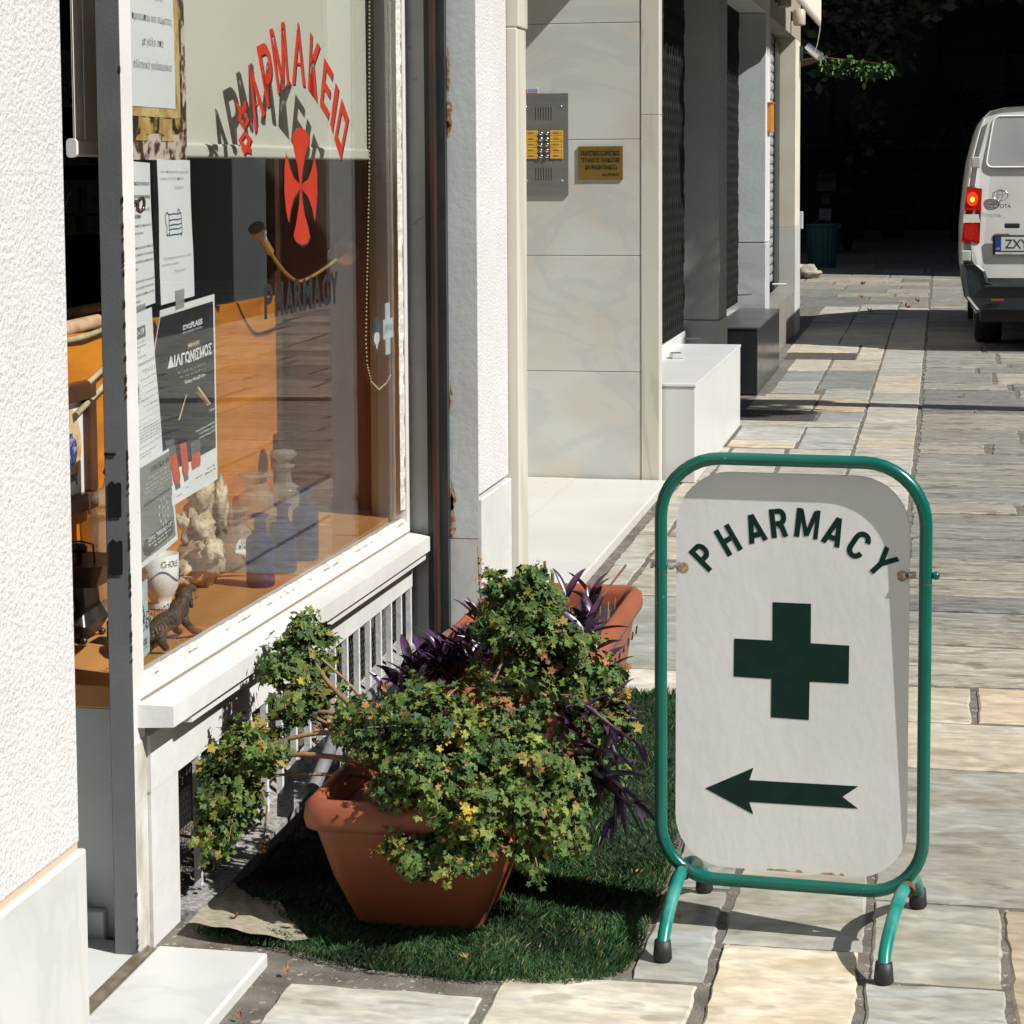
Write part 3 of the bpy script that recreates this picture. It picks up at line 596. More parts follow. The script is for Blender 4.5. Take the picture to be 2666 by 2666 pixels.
MB().box(-2.6, -1.304, 10.062, 16.499, 2.66, 11.5).build('lintel', smooth_white, NB)  # unseen height above the shops, carried up to cut sky light
MB().box(-2.7, -2.6, 10.0, 20, -.02, 11.5).box(-2.6, -1.9, 10.1, 19.3, 2.55, 2.655).build('back_wall', dark_in, NB)
MB().box(-1.62, -1.50, 10.07, 12.67, -.02, .436).build('sill_block', smooth_white, NB)
MB().box(-1.53, -1.497, 10.07, 12.66, .437, .536, b=.004).build('shutter_rail', box_white, NB)
MB().box(-1.62, -1.50, 13.16, 16.09, -.02, .44).build('sill_block', grey_wall, NB)
def lattice(name, y0, y1, z0, z1, x, cy=.085, cz=.135):
    m_ = MB(); z = z0; r_ = 0
    while z < z1:       # interlocked wavy links, every second row set half a link along: reads as a diamond lattice
        y = y0+.02+(cy/2 if r_ % 2 else 0)
        while y < y1-.03:
            for s_ in (-1, 1): m_.tube([(x, y+s_*cy*.24, z-.004), (x, y+s_*cy*.20, z+cz*.25), (x+.003, y, z+cz*.5) if False else (x+.003, y+s_*cy*.07, z+cz*.5), (x, y+s_*cy*.20, z+cz*.75), (x, y+s_*cy*.24, z+cz+.004)], [.0032, .0042, .0048, .0042, .0032], 4, caps=False)
            y += cy
        m_.tube([(x-.002, y0, z), (x-.002, y1, z)], .0016, 4, caps=False)
        z += cz; r_ += 1
    return m_.build(name, grille_m, NB)
lattice('security_grille', 10.08, 12.66, .54, 2.62, -1.505)
lattice('security_grille', 13.17, 16.09, .50, 2.62, -1.505)
MB().box(-1.75, -1.74, 10.08, 12.66, .45, 2.62).box(-1.75, -1.74, 13.17, 16.09, .45, 2.62).build('shop_glazing', mat('dark_shop_glass', (.012, .016, .017), .08), NB)
MB().box(-1.735, -1.70, 10.9, 10.98, .5, 1.9).box(-1.735, -1.70, 11.22, 11.29, .5, 1.7).build('glazing_post', frame_white, NB)
sh = MB(); z = .52
while z < 2.6:
    sh.loft([[(-1.455-dx, 16.51, z+dz), (-1.455-dx, 18.75, z+dz)] for dx, dz in ((0, 0), (-.004, .03), (0, .062))], cap0=False, cap1=False)
    sh.box(-1.47, -1.458, 16.51, 18.75, z+.064, z+.078, mi=1); z += .079
sh.build('roller_shutter', [shutter_m, mat('shutter_gap', (.14, .14, .14), .6)], NB)
MB().box(-1.50, -1.44, 18.76, 19.33, .45, 2.62).build('dark_gap_panel', dark_steel, NB)  # dark panel filling the gap between shutter and cream pillar
MB().box(-1.62, -1.31, 16.51, 19.33, -.02, .395, b=.003).build('stone_ledge', ledge_grey, NB)
MB().box(-5, -1.31, 19.9, 20.0, 2.658, 11.5).build('end_wall', cream_wall, NB)
MB().box(-1.38, -1.36, 9.0, 9.2, 3.9, 4.0).build('wall_bracket', dark_steel, NB)
hd = MB(); hd.tube([(-1.49, 12.5, .50), (-1.39, 12.52, .505)], .008, 6); hd.build('shutter_handle', chrome, NB)
hd = MB(); hd.tube([(-1.49, 15.9, .56), (-1.40, 16.0, .56)], .008, 6); hd.build('shutter_handle', chrome, NB)
hd = MB(); hd.tube([(-1.45, 18.7, .49), (-1.33, 18.72, .49)], .009, 6); hd.build('shutter_handle', frame_white, NB)
# ================================================================ window display furniture
DC = thing('display_cabinet', 'orange wood window display with honey coloured floor board and tall back panel', 'cabinet', (-1.7, 4.9, .44))
MB().box(-1.90, -1.552, 3.84, 6.0, .458, .505, b=.003).build('floor_board', wood_f, DC)
MB().box(-1.925, -1.90, 3.80, 5.93, .44, 1.14, b=.002).build('back_panel', wood_o, DC)
MB().box(-1.925, -1.9005, 5.9305, 6.0, .44, 2.6).build('corner_shade_post', wood_d, DC)  # dark upright standing in for the shadowed corner of the display
MB().box(-1.90, -1.60, 6.0, 6.02, .45, 2.6).build('end_wall', wood_b, DC)
MB().box(-1.60, -1.52, 5.945, 5.999, .506, 2.55).build('end_stile', wood_b, DC)
MB().box(-2.1, -1.926, 3.80, 5.93, 1.08, 1.112).build('top_shelf', wood_d, DC)
# roller blind
RB = thing('roller_blind', 'cream roller blind hanging half way down inside the shop window', 'blind', (-1.6, 4.8, 1.53))
bl = MB(); n = 40
for i in range(n):
    y0 = 3.775+(5.84-3.775)*i/n; y1 = 3.775+(5.84-3.775)*(i+1)/n
    w = lambda y: -1.60+.0035*math.sin(y*2.4)+.002*math.sin(y*9)
    bl.add([(w(y0), y0, 1.55), (w(y1), y1, 1.55), (w(y1)-.001, y1, 2.58), (w(y0)-.001, y0, 2.58), (w(y0)-.003, y0, 1.55), (w(y1)-.003, y1, 1.55), (w(y1)-.004, y1, 2.58), (w(y0)-.004, y0, 2.58)], [(0, 1, 2, 3), (7, 6, 5, 4), (0, 4, 5, 1)])
bl.build('fabric', blind_m, RB)
MB().loft([rrect(.008, .016, .007, -1.60, 0, y, 4) for y in (3.77, 5.85)]).move(lambda v: Vector((v.x, v.z, 1.546+v.y))).build('bottom_bar', blind_m, RB)
MB().loft([rrect(.010, .018, .008, -1.60, 0, y, 4) for y in (3.762, 3.7695)]).move(lambda v: Vector((v.x, v.z, 1.546+v.y))).build('end_cap', ceramic, RB)
MB().tube([(-1.593, 3.80, 2.56), (-1.590, 3.806, 2.0), (-1.592, 3.81, 1.562)], .0015, 5).build('lift_cord', ceramic, RB)
# bead chain loop
bc = MB(); path = [(5.683, 2.4), (5.683, 1.98), (5.66, 1.5), (5.617, 1.15), (5.604, 1.04), (5.615, .97), (5.655, .92), (5.737, .89), (5.82, .90), (5.89, .93), (5.917, .965), (5.905, 1.1), (5.875, 1.5), (5.87, 2.0), (5.87, 2.4)]
acc = 0.
for (a, b_), (c, d) in zip(path, path[1:]):
    L = math.hypot(c-a, d-b_); k = max(1, int(L/.0105))
    for i in range(k):
        t = i/k; y, z = a+(c-a)*t, b_+(d-b_)*t; r_ = .0036
        bc.add([(-1.54+r_, y, z), (-1.54-r_, y, z), (-1.54, y+r_, z), (-1.54, y-r_, z), (-1.54, y, z+r_), (-1.54, y, z-r_)], [(0, 2, 4), (2, 1, 4), (1, 3, 4), (3, 0, 4), (2, 0, 5), (1, 2, 5), (3, 1, 5), (0, 3, 5)], smooth=True)
solo(bc, 'bead_chain', mat('ivory_beads', (.72, .64, .46), .4), 'ivory beaded pull chain hanging in a long loop behind the shop window', 'chain')
# brass arm lamp on the end wall
LA = thing('gooseneck_lamp', 'curved brass lamp arm with a bare bulb socket behind the painted red cross', 'lamp', (-1.71, 5.98, 1.26))
MB().lathe([(.0, -.016), (.022, -.015), (.036, -.008), (.040, .0)], (-1.705, 5.999, 1.263), 24, axis='Y').build('wall_plate', brass, LA)
arc = []
for i in range(25):
    t = i/24; y = 5.985-.50*t; arc.append((-1.705-.085*t, y, 1.263-.075*math.sin(min(1, t*1.35)*math.pi*.5)*(1 if t < .62 else 1)+(.13*max(0, (t-.55)/.45)**1.6)))
MB().tube(arc, .0048, 8).build('arm', brass, LA)
e = Vector(arc[-1]); d_ = (Vector(arc[-1])-Vector(arc[-3])).normalized()
MB().tube([e-d_*.055, e], .011, 12).build('sleeve', brass, LA)
MB().tube([e+d_*.001, e+d_*.02, e+d_*.022, e+d_*.05], [.012, .014, .020, .023], 14).build('bulb_socket', mat('cream_socket', (.62, .55, .44), .5), LA)

# ================================================================ papers taped to the glass
def sheet(name, q, m_, label, cat, x=-1.5205, curl=None, thick=.0006, nu=14, nv=20, group=None, kindmat=None):
    """q: four corners (y, z) bl, br, tr, tl on the inside of the pane; curl(u, v) bows the sheet away from the glass"""
    root = thing(name, label, cat, (x, (q[0][0]+q[1][0])/2, q[0][1]), group)
    def P(u, v, d=0.):
        y = (1-u)*(1-v)*q[0][0]+u*(1-v)*q[1][0]+u*v*q[2][0]+(1-u)*v*q[3][0]; z = (1-u)*(1-v)*q[0][1]+u*(1-v)*q[1][1]+u*v*q[2][1]+(1-u)*v*q[3][1]
        c = curl(u, v) if curl else .0008*math.sin(v*7+u*3)
        return (x-c+d, y, z)
    b = MB(); vs = [P(i/nu, j/nv) for j in range(nv+1) for i in range(nu+1)]; k = len(vs)
    vs += [(a-thick, b_, c) for a, b_, c in vs]; fs = []
    for j in range(nv):
        for i in range(nu): a = j*(nu+1)+i; fs += [(a, a+1, a+nu+2, a+nu+1), (k+a, k+a+nu+1, k+a+nu+2, k+a+1)]
    b.add(vs, fs, smooth=True); b.build('sheet', m_, root)
    return root, P
def patch(b, P, u0, u1, v0, v1, d=.0007, mi=0, n=6):
    vs = [P(u0+(u1-u0)*i/n, v0+(v1-v0)*j/n, d) for j in range(n+1) for i in range(n+1)]
    b.add(vs, [(j*(n+1)+i, j*(n+1)+i+1, (j+1)*(n+1)+i+1, (j+1)*(n+1)+i) for j in range(n) for i in range(n)], mi)
def write(b, P, s, u, v, h, w, align='C', bold=0., d=.0012, mi=0, H=1., Wd=1.):
    """h, w as fractions of the sheet"""
    text_into(b, s, lambda a, c: P(u+a, v+c, d), h, w, align, bold, mi)
def lines(b, P, u0, u1, v, h, seed=0, d=.0012, mi=0):       # a run of small print: word-length dashes
    g = random.Random(seed); u = u0
    while u < u1-.01:
        w = min(g.uniform(.03, .11), u1-u); k = 0.
        while k < w-.012:
            c = g.uniform(.012, .022); hh = h*g.choice((.62, .62, .9, 1.)); b.poly([P(u+k, v, d), P(u+k+c*.62, v, d), P(u+k+c*.62, v+hh, d), P(u+k, v+hh, d)], mi); k += c
        u += w+.022
# A: notice in a gilt frame print
A, P = sheet('poster', [(3.838, 1.524), (4.168, 1.524), (4.166, 2.02), (3.838, 2.02)], old_map, 'five lines of Greek printed inside an ornate gilt frame', 'poster')
b = MB(); patch(b, P, .0, .93, .105, 1., .0006); b.build('printed_gilt_frame', gold, A)
b = MB()
for a in ((.02, .075, .19, 1), (.80, .885, .19, 1), (.02, .885, .17, .205)): patch(b, P, *a, .0012)
for u in (.22, .58): patch(b, P, u, u+.16, .10, .165, .0012)
b.build('printed_gold_trim', gold_plain, A)
b = MB(); patch(b, P, .075, .80, .207, 1., .0014); b.build('printed_panel', paper, A)
b = MB(); 
for s, v, w in (('Ολοκληρωμένη σειρά', .725, .62), ('περιποίησης', .630, .36), ('προσώπου και σώματος', .540, .66), ('με γάλα από', .447, .34), ('ελληνικά γαιδουράκια', .355, .62)):
    write(b, P, s, .435, v, .032, w, 'C', -.012, .0019)
b.build('printed_text', ink_grey, A)
b = MB(); 
for u in (.14, .56):
    b.poly([P(u+.11-.11*math.cos(R(a)), .075+.028*math.sin(R(a)), .0014) for a in range(0, 181, 15)])
b.build('printed_gold_arches', gold_plain, A)
# B: typed notice partly hidden by the post
B_, P = sheet('notice', [(3.838, 1.232), (3.973, 1.243), (3.957, 1.518), (3.838, 1.522)], paper, 'white typed notice in Greek squeezed beside the window post under the gilt poster', 'notice')
b = MB()
for s, v in (('ΜΑΚΕΥΤΙΚΟΣ ΣΥΛΛΟΓΟΣ ΑΤ', .842), ('ΕΤΡΑ ΛΕΙΤΟΥΡΓΙΑΣ ΦΑΡΜΑΚ', .752)): write(b, P, s, .02, v, .020, .93, 'L', .02)
write(b, P, 'ς επιτρέπει έξ', .30, .667, .018, .62, 'L', .01); write(b, P, '1 ΔΥΟ ΑΤΟΜΑ', .02, .617, .022, .5, 'L', .03)
for i, (v, s, w) in enumerate(((.558, 'όλασσο πώλης περιμένει τ', .95), (.508, 'της καταστήματος.', .58), (.410, 'ρέπει υποχρεωτικά απαιτεί', .95), (.362, 'ε απο την πόρτα του φαρμάκε', .95), (.314, 'μέτρα στο άλλους περιορισμ', .95), (.268, 'φάρμακα.', .33), (.180, 'με την κατανόησή σας για τα', .95), (.135, 'παραπάνω μέτρων του είναι', .92), (.088, 'παρεμποδίζει εξάπλωση της', .94), (.045, 'κορονοϊού.', .4))):
    write(b, P, s, .02, v, .016, w, 'L', .0)
b.build('printed_text', ink, B_)
# C: handwritten notice with a drawn mask
C_, P = sheet('notice', [(4.005, 1.236), (4.198, 1.243), (4.184, 1.524), (3.998, 1.526)], paper, 'white sheet with blue handwriting and a line drawing of a face mask', 'notice')
b = MB()
for s, u, v, w in (('Είναι υποχρεωτικό να φοράτε', .08, .905, .84), ('μάσκα για να μπείτε', .08, .858, .70), ('Ευχαριστώ!', .50, .795, .28), ("It's obligatory to wear a mask", .12, .305, .80), ('in order to enter.', .06, .262, .50), ('Thank you!', .42, .205, .30)):
    write(b, P, s, u, v, .020, w, 'L', -.015)
def pen(pts, w=.0011):
    for (a, c), (e, f) in zip(pts, pts[1:]):
        L = math.hypot(e-a, (f-c)*1.45) or 1; nx, ny = -(f-c)*1.45/L*w*5, (e-a)/L*w*3.4
        b.poly([P(a-nx, c-ny, .0012), P(e-nx, f-ny, .0012), P(e+nx, f+ny, .0012), P(a+nx, c+ny, .0012)])
for v in (.62, .58, .545, .515, .475): pen([(.28, v-.005), (.42, v), (.55, v-.003), (.66, v+.004)])
pen([(.28, .612), (.285, .47)]); pen([(.66, .625), (.67, .48)]); pen([(.28, .617), (.22, .635), (.17, .61), (.18, .56), (.22, .53), (.20, .48), (.25, .468), (.28, .485)]); pen([(.56, .62), (.57, .65), (.61, .648), (.64, .62)]); pen([(.62, .48), (.64, .458), (.66, .475)])
b.build('pen_drawing', ink_blue, C_)
# D: covid leaflet
D_, P = sheet('notice', [(3.838, .925), (3.998, .941), (3.952, 1.236), (3.838, 1.226)], paper, 'white leaflet headed with a grey block and a dark virus picture by the post', 'notice')
b = MB(); patch(b, P, .0, .66, .83, .905, .0008); b.build('printed_block', mat('grey_print', (.20, .20, .20), .6), D_)
b = MB(); write(b, P, 'VID-19', .31, .852, .036, .56, 'C', .03, .0014); b.build('printed_heading', paper, D_)
b = MB()
for i, v in enumerate((.80, .775, .745, .705)): lines(b, P, .03, .64-.25*(i == 2), v, .008, i)
for i, v in enumerate((.655, .61, .595, .555, .51, .46, .42, .375, .34)): lines(b, P, .32+.1*(i % 3), .96, v, .008, i+9)
for i, v in enumerate((.235, .215, .195, .175, .155)): lines(b, P, .26, .97, v, .009, i+30)
lines(b, P, .1, .8, .075, .008, 50); lines(b, P, .25, .6, .055, .008, 51)
for v in (.665, .30, .262, .12): b.poly([P(.02 if v < .3 else .2, v, .0011), P(.98, v+.002, .0011), P(.98, v+.004, .0011), P(.02 if v < .3 else .2, v+.002, .0011)])
b.build('printed_text', mat('mid_grey_ink', (.16, .18, .20), .6), D_)
b = MB(); vg = random.Random(4)
b.poly([P(.06+.19*(1+.07*vg.uniform(-1, 1))*math.cos(R(a)), .495+.085*(1+.07*vg.uniform(-1, 1))*math.sin(R(a)), .0011) for a in range(-90, 91, 12)])
for k in range(60):
    a = R(vg.uniform(-85, 85)); r_ = vg.uniform(1.05, 1.35); u, v = .06+.19*r_*math.cos(a), .495+.085*r_*math.sin(a); b.poly([P(u, v, .0011), P(u+.012, v, .0011), P(u+.012, v+.005, .0011), P(u, v+.005, .0011)])
patch(b, P, .0, .17, .17, .245, .0011); b.build('printed_virus', mat('virus_print', (.10, .10, .105), .6, (.25, .25, .25), ns=120), D_)
# E: black contest poster with curled left edge
def curlE(u, v): return .030*max(0, 1-u*1.7)**2*max(0, math.sin(min(1., v*1.02)*math.pi)*1.1)*(1 if v > .4 else v/.4)+.0008
E_, P = sheet('poster', [(4.048, .826), (4.324, .842), (4.324, 1.240), (4.000, 1.226)], paper, 'tall black contest poster with red tubes, its left edge curling off the glass', 'poster', curl=curlE, nu=20, nv=26)
b = MB(); patch(b, P, .012, .965, .175, .965, .0007, n=20); b.build('printed_black_field', mat('black_print', (.012, .017, .02), .32), E_)
b = MB(); write(b, P, 'αναPLASIS', .56, .865, .028, .36, 'C', .03, .0016); write(b, P, 'SKIN | AESTHETIC | NATURAL', .56, .845, .010, .36, 'C', 0, .0016)
write(b, P, 'ΔΙΑΓΩΝΙΣΜΟΣ', .54, .690, .052, .74, 'C', .035, .0016); write(b, P, 'ΜΕΓΑΛΟΣ', .56, .768, .014, .20, 'C', .02, .0022)
write(b, P, 'Galaxy Note20 Ultra', .58, .585, .018, .38, 'C', .01, .0016)
write(b, P, 'SAMSUNG', .95, .385, .010, .12, 'R', .01, .0016)
for s, v, w in (('1 Samsung Galaxy Note20 Ultra', .312, .42), ('15 Σετ Προϊόντων ΑΡΗΣΙ', .290, .34), ('15 Έξτρα Μάσκαρα ΑΡΗΣΙ', .268, .35)): write(b, P, s, .95, v, .010, w, 'R', .01, .0016)
b.build('printed_white_text', paper, E_)
b = MB(); lines(b, P, .30, .80, .648, .008, 3, .0016); lines(b, P, .33, .78, .622, .008, 4, .0016); b.build('printed_small_text', mat('dim_print', (.35, .37, .38), .6), E_)
b = MB(); patch(b, P, .45, .68, .758, .790, .0013); b.poly([P(.53, .95, .0014), P(.56, .90, .0014), P(.555, .94, .0014)]); b.poly([P(.575, .90, .0014), P(.61, .95, .0014), P(.59, .94, .0014)]); b.build('printed_gold_tag', brass_plate, E_)
b = MB(); b.poly([P(.29, .415, .0014), P(.84, .43, .0014), P(.63, .52, .0014), P(.40, .525, .0014)]); b.build('printed_phone', mat('bronze_print', (.40, .22, .16), .4, (.28, .14, .10), ns=20), E_)
b = MB(); b.poly([P(.84, .425, .0018), P(.865, .427, .0018), P(.625, .545, .0018), P(.60, .54, .0018)]); b.poly([P(.28, .408, .0018), P(.86, .425, .0018), P(.86, .430, .0018), P(.28, .416, .0018)]); b.poly([P(.28, .41, .0018), P(.30, .41, .0018), P(.41, .525, .0018), P(.40, .525, .0018)]); b.build('printed_phone_edge', mat('pale_gold_print', (.75, .55, .35), .3), E_)
b = MB(); patch(b, P, .38, .60, .455, .490, .0018); b.build('printed_camera', black, E_)
b = MB()
for u0, u1, v0, v1 in ((.07, .20, .10, .245), (.25, .37, .115, .285), (.43, .62, .125, .205)):
    b.poly([P(u0+.015, v0, .0016), P(u1-.015, v0+.004, .0016), P(u1, v0+.03, .0016), P(u1-.01, v1, .0016), P(u0+.01, v1, .0016), P(u0, v0+.03, .0016)])
b.build('printed_red_tubes', mat('coral_print', (.62, .085, .035), .4, (.5, .05, .02), ns=60), E_)
b = MB()
for u0, u1, v0, v1 in ((.08, .19, .246, .325), (.43, .62, .206, .27), (.09, .18, .072, .10), (.27, .35, .09, .115)): patch(b, P, u0, u1, v0, v1, .0016, n=2)
b.build('printed_caps', mat('smoky_print', (.10, .12, .13), .4), E_)
b = MB(); lines(b, P, .76, .94, .085, .008, 5, .0014); lines(b, P, .72, .94, .062, .010, 6, .0014); lines(b, P, .08, .22, .035, .007, 7, .0014); lines(b, P, .3, .38, .05, .007, 8, .0014); lines(b, P, .5, .66, .07, .007, 12, .0014); b.build('printed_captions', ink_grey, E_)
# F: grey mask poster with curled lower corner
def curlF(u, v): return .022*max(0, u-.55)**1.5*max(0, .65-v)+.0008
F_, P = sheet('poster', [(3.838, .728), (4.085, .752), (4.032, .946), (3.838, .930)], mat('grey_poster_print', (.27, .285, .27), .5, (.22, .235, .22), ns=9), 'grey poster with a small white virus drawing and a white lower border', 'poster', curl=curlF)
b = MB(); patch(b, P, .0, 1., .0, .055, .0008); patch(b, P, .0, 1., .972, 1., .0008); patch(b, P, .955, 1., .05, .6, .0008); b.build('printed_border', paper, F_)
b = MB(); write(b, P, 'ΜΑΣΚΑ 19', .72, .868, .055, .48, 'C', .01); b.build('printed_heading', mat('brown_print', (.09, .065, .055), .6), F_)
b = MB()
for i, (v, u0, u1) in enumerate(((.815, .38, .92), (.77, .30, .95), (.73, .30, .95), (.69, .28, .95), (.645, .60, .75))): lines(b, P, u0, u1, v, .022, i+60)
for k in range(10):
    a = R(k*36); c, s_ = math.cos(a), math.sin(a)
    b.poly([P(.70+.05*c, .40+.06*s_, .0013), P(.70+.12*c+.008*s_, .40+.135*s_, .0013), P(.70+.12*c-.012*s_, .40+.135*s_+.01, .0013)]); b.poly([P(.70+.115*c+.02*math.cos(R(t)), .40+.13*s_+.02*math.sin(R(t)), .0013) for t in range(0, 360, 60)])
for k in range(12):
    a, c = R(k*30), R(k*30+30); b.poly([P(.70+.05*math.cos(a), .40+.06*math.sin(a), .0013), P(.70+.05*math.cos(c), .40+.06*math.sin(c), .0013), P(.70+.036*math.cos(c), .40+.045*math.sin(c), .0013), P(.70+.036*math.cos(a), .40+.045*math.sin(a), .0013)])
b.build('printed_virus_drawing', mat('pale_grey_print', (.56, .58, .54), .5), F_)
b = MB(); b.poly([P(.20, .12, .0012), P(.28, .075, .0012), P(.90, .10, .0012), P(.90, .27, .0012), P(.24, .25, .0012), P(.18, .19, .0012)]); patch(b, P, .24, .92, .575, .60, .0012)
b.poly([P(0, .50, .0012), P(.14, .50, .0012), P(.18, .66, .0012), P(.15, .82, .0012), P(.06, .88, .0012), P(0, .89, .0012)]); b.build('printed_dark_block', mat('dark_grey_print', (.085, .09, .088), .5), F_)
b = MB(); write(b, P, 'Ζήτα "Μάσκα-19"', .58, .205, .042, .58, 'C', .02, .002); lines(b, P, .30, .84, .165, .02, 80, .002); lines(b, P, .42, .74, .125, .02, 81, .002); b.build('printed_white_text', paper, F_)
# G: pale blue strip
G_, P = sheet('sticker', [(3.838, .548), (3.906, .559), (3.900, .706), (3.838, .700)], mat('pale_blue_sheet', (.50, .60, .64), .5), 'narrow pale blue sheet with a phone outline low beside the window post', 'sticker')
b = MB(); write(b, P, 'ΧΩΡΟΣ', .04, .16, .075, .76, 'L', .03); lines(b, P, .05, .8, .105, .03, 90)
pen([(.04, .42), (.55, .50), (.62, .56), (.30, .98)], .006)
b.build('printed_text', mat('slate_ink', (.10, .13, .14), .6), G_)
# tape
for nm, q in (('one', [(4.085, 1.222), (4.135, 1.224), (4.137, 1.262), (4.085, 1.260)]), ('two', [(3.862, 1.230), (3.918, 1.234), (3.918, 1.246), (3.862, 1.242)])):
    t = MB(); t.add([(-1.5198, a, b_) for a, b_ in q]+[(-1.5202, a, b_) for a, b_ in q], [(0, 1, 2, 3), (7, 6, 5, 4)])
    solo(t, 'tape_strip', tape_m, 'translucent tape strip '+('joining the handwritten sheet to the black poster' if nm == 'one' else 'across the foot of the typed notice'), 'tape')
# small stickers at the far side of the pane
ST = thing('sticker', 'pale blue number sticker at the far edge of the shop window', 'sticker', (-1.5265, 5.78, 1.1))
MB().box(-1.5270, -1.5255, 5.738, 5.842, 1.03, 1.085).box(-1.5270, -1.5257, 5.762, 5.812, .985, 1.13).build('backing', mat('pale_blue_print', (.60, .72, .76), .5), ST)
b = MB(); text_into(b, '14944', lambda u, v: (-1.5250, 5.745+u, 1.045+v), .026, .088, bold=-.01); b.build('printed_number', mat('blue_print', (.07, .30, .46), .5), ST)
ST = thing('sticker', 'small oval sticker with a blue and white crest near the beaded chain', 'sticker', (-1.5265, 5.67, 1.05))
ov = lambda rx, rz, d, zz=1.048: [(-1.5265+d, 5.668+rx*math.cos(R(a)), zz+rz*math.sin(R(a))) for a in range(0, 360, 15)]
MB().prism(ov(.046, .052, -.0004), (.0004, 0, 0)).build('backing', mat('clear_brown_sticker', (.12, .07, .05), .4), ST)
b = MB(); b.poly(ov(.030, .018, .0006, 1.040)); b.poly([(-1.5258, 5.642, 1.036), (-1.5258, 5.694, 1.036), (-1.5258, 5.668, 1.008)]); b.build('printed_shield', paper, ST)
b = MB(); b.poly([(-1.5257, 5.645, 1.056), (-1.5257, 5.692, 1.056), (-1.5257, 5.686, 1.082), (-1.5257, 5.668, 1.094), (-1.5257, 5.650, 1.078)]); b.build('printed_crest', mat('crest_blue', (.02, .12, .30), .4), ST)

# ================================================================ things on the display floor
ZF = .5055
def bottle(x, y, r, h, neck, g, label, stopper=False, fill=0, label_txt=None, group=None, scale_neck=.42, dome=True):
    t = thing('glass_bottle', label, 'bottle', (x, y, ZF), group)
    hb = h-neck; rn = r*scale_neck
    prof = [(r*.9, 0), (r, .006), (r, hb-r*.75)]+[(r*math.cos(R(a))*(1-.0)+0, hb-r*.75+r*.62*math.sin(R(a))) for a in (25, 45, 60)]
    prof += [(rn*1.15, hb-.002), (rn, hb+.004), (rn, h-.010), (rn*1.5, h-.006), (rn*1.55, h), (rn*.8, h)]
    MB().lathe(prof, (x, y, ZF), 28, cap=False).build('body', g, t)
    if stopper:
        MB().lathe([(rn*.8, h), (rn*.9, h+.012), (r*.55, h+.018), (r*.8, h+.028), (r*.62, h+.040), (.001, h+.044)], (x, y, ZF), 20).build('stopper', clear_g, t)
    if fill: MB().lathe([(.001, .003), (r*.9, .003), (r*.92, fill), (.001, fill)], (x, y, ZF), 24).build('contents', mat('dark_purple_liquid', (.03, .012, .02), .3), t)
    if label_txt:
        b = MB(); q = []
        for a in range(0, 360, 12):
            u, v = .030*math.cos(R(a)), .030*math.sin(R(a)); th = -.55+u/r; q.append((x+(r+.0006)*math.cos(th), y+(r+.0006)*math.sin(th), ZF+hb*.50+v))
        b.poly(q); b.build('oval_label', paper, t)
        b = MB(); text_into(b, label_txt, lambda u, v: (x+(r+.0014)*math.cos(-.55+(u-.022)/r), y+(r+.0014)*math.sin(-.55+(u-.022)/r), ZF+hb*.50-.006+v), .013, .044, bold=.02); b.build('label_text', ink, t)
    return t
bottle(-1.600, 4.845, .0345, .175, .040, blue_g, 'dark blue glass bottle nearest the dog figure, lilac tinted shoulder', fill=.030, group='blue glass bottles in the shop window')
bottle(-1.600, 5.025, .034, .172, .036, blue_g, 'blue glass bottle standing in the middle of the three', fill=.022, group='blue glass bottles in the shop window')
bottle(-1.595, 5.20, .034, .185, .040, blue_g, 'blue glass bottle closest to the far end of the window', group='blue glass bottles in the shop window')
bottle(-1.725, 5.03, .044, .155, .030, clear_g, 'clear apothecary bottle with a white oval label', label_txt='Laur', scale_neck=.55)
bottle(-1.660, 5.06, .034, .135, .020, clear_g, 'short clear glass jar between the labelled bottle and the blue ones', scale_neck=.8)
bottle(-1.800, 5.42, .050, .185, .030, clear_g, 'wide necked clear jar behind the labelled bottle', scale_neck=.6)
bottle(-1.745, 5.50, .045, .200, .040, clear_g, 'tall clear bottle with a flat glass stopper', stopper=True)
# carved stone figure
CF = MB(); CF.ball((-1.745, 4.83, .56), (.055, .075, .060), jit=.55, seg=20); CF.ball((-1.76, 4.84, .64), (.042, .050, .060), jit=.8, seg=20); CF.ball((-1.755, 4.86, .72), (.030, .036, .058), jit=.8, seg=20); CF.ball((-1.72, 4.90, .68), (.018, .020, .07), jit=.8, seg=20)
CF.ball((-1.70, 4.78, .60), (.030, .04, .03), jit=.7, seg=20); CF.ball((-1.775, 4.80, .545), (.05, .07, .04), jit=.6, seg=20)
solo(CF, 'carved_figure', alabaster, 'rough honey coloured stone carving beside the clear bottles', 'sculpture', loc=(-1.75, 4.83, ZF))
sh_ = MB(); sh_.tube([(-1.685, 4.90, .575), (-1.672, 4.925, .57), (-1.664, 4.945, .55), (-1.66, 4.955, .515)], [.004, .011, .012, .003], 8, mi=0); solo(sh_, 'shell_piece', mat('pale_shell', (.66, .60, .52), .4), 'small pale curved shell leaning by the stone carving', 'shell')
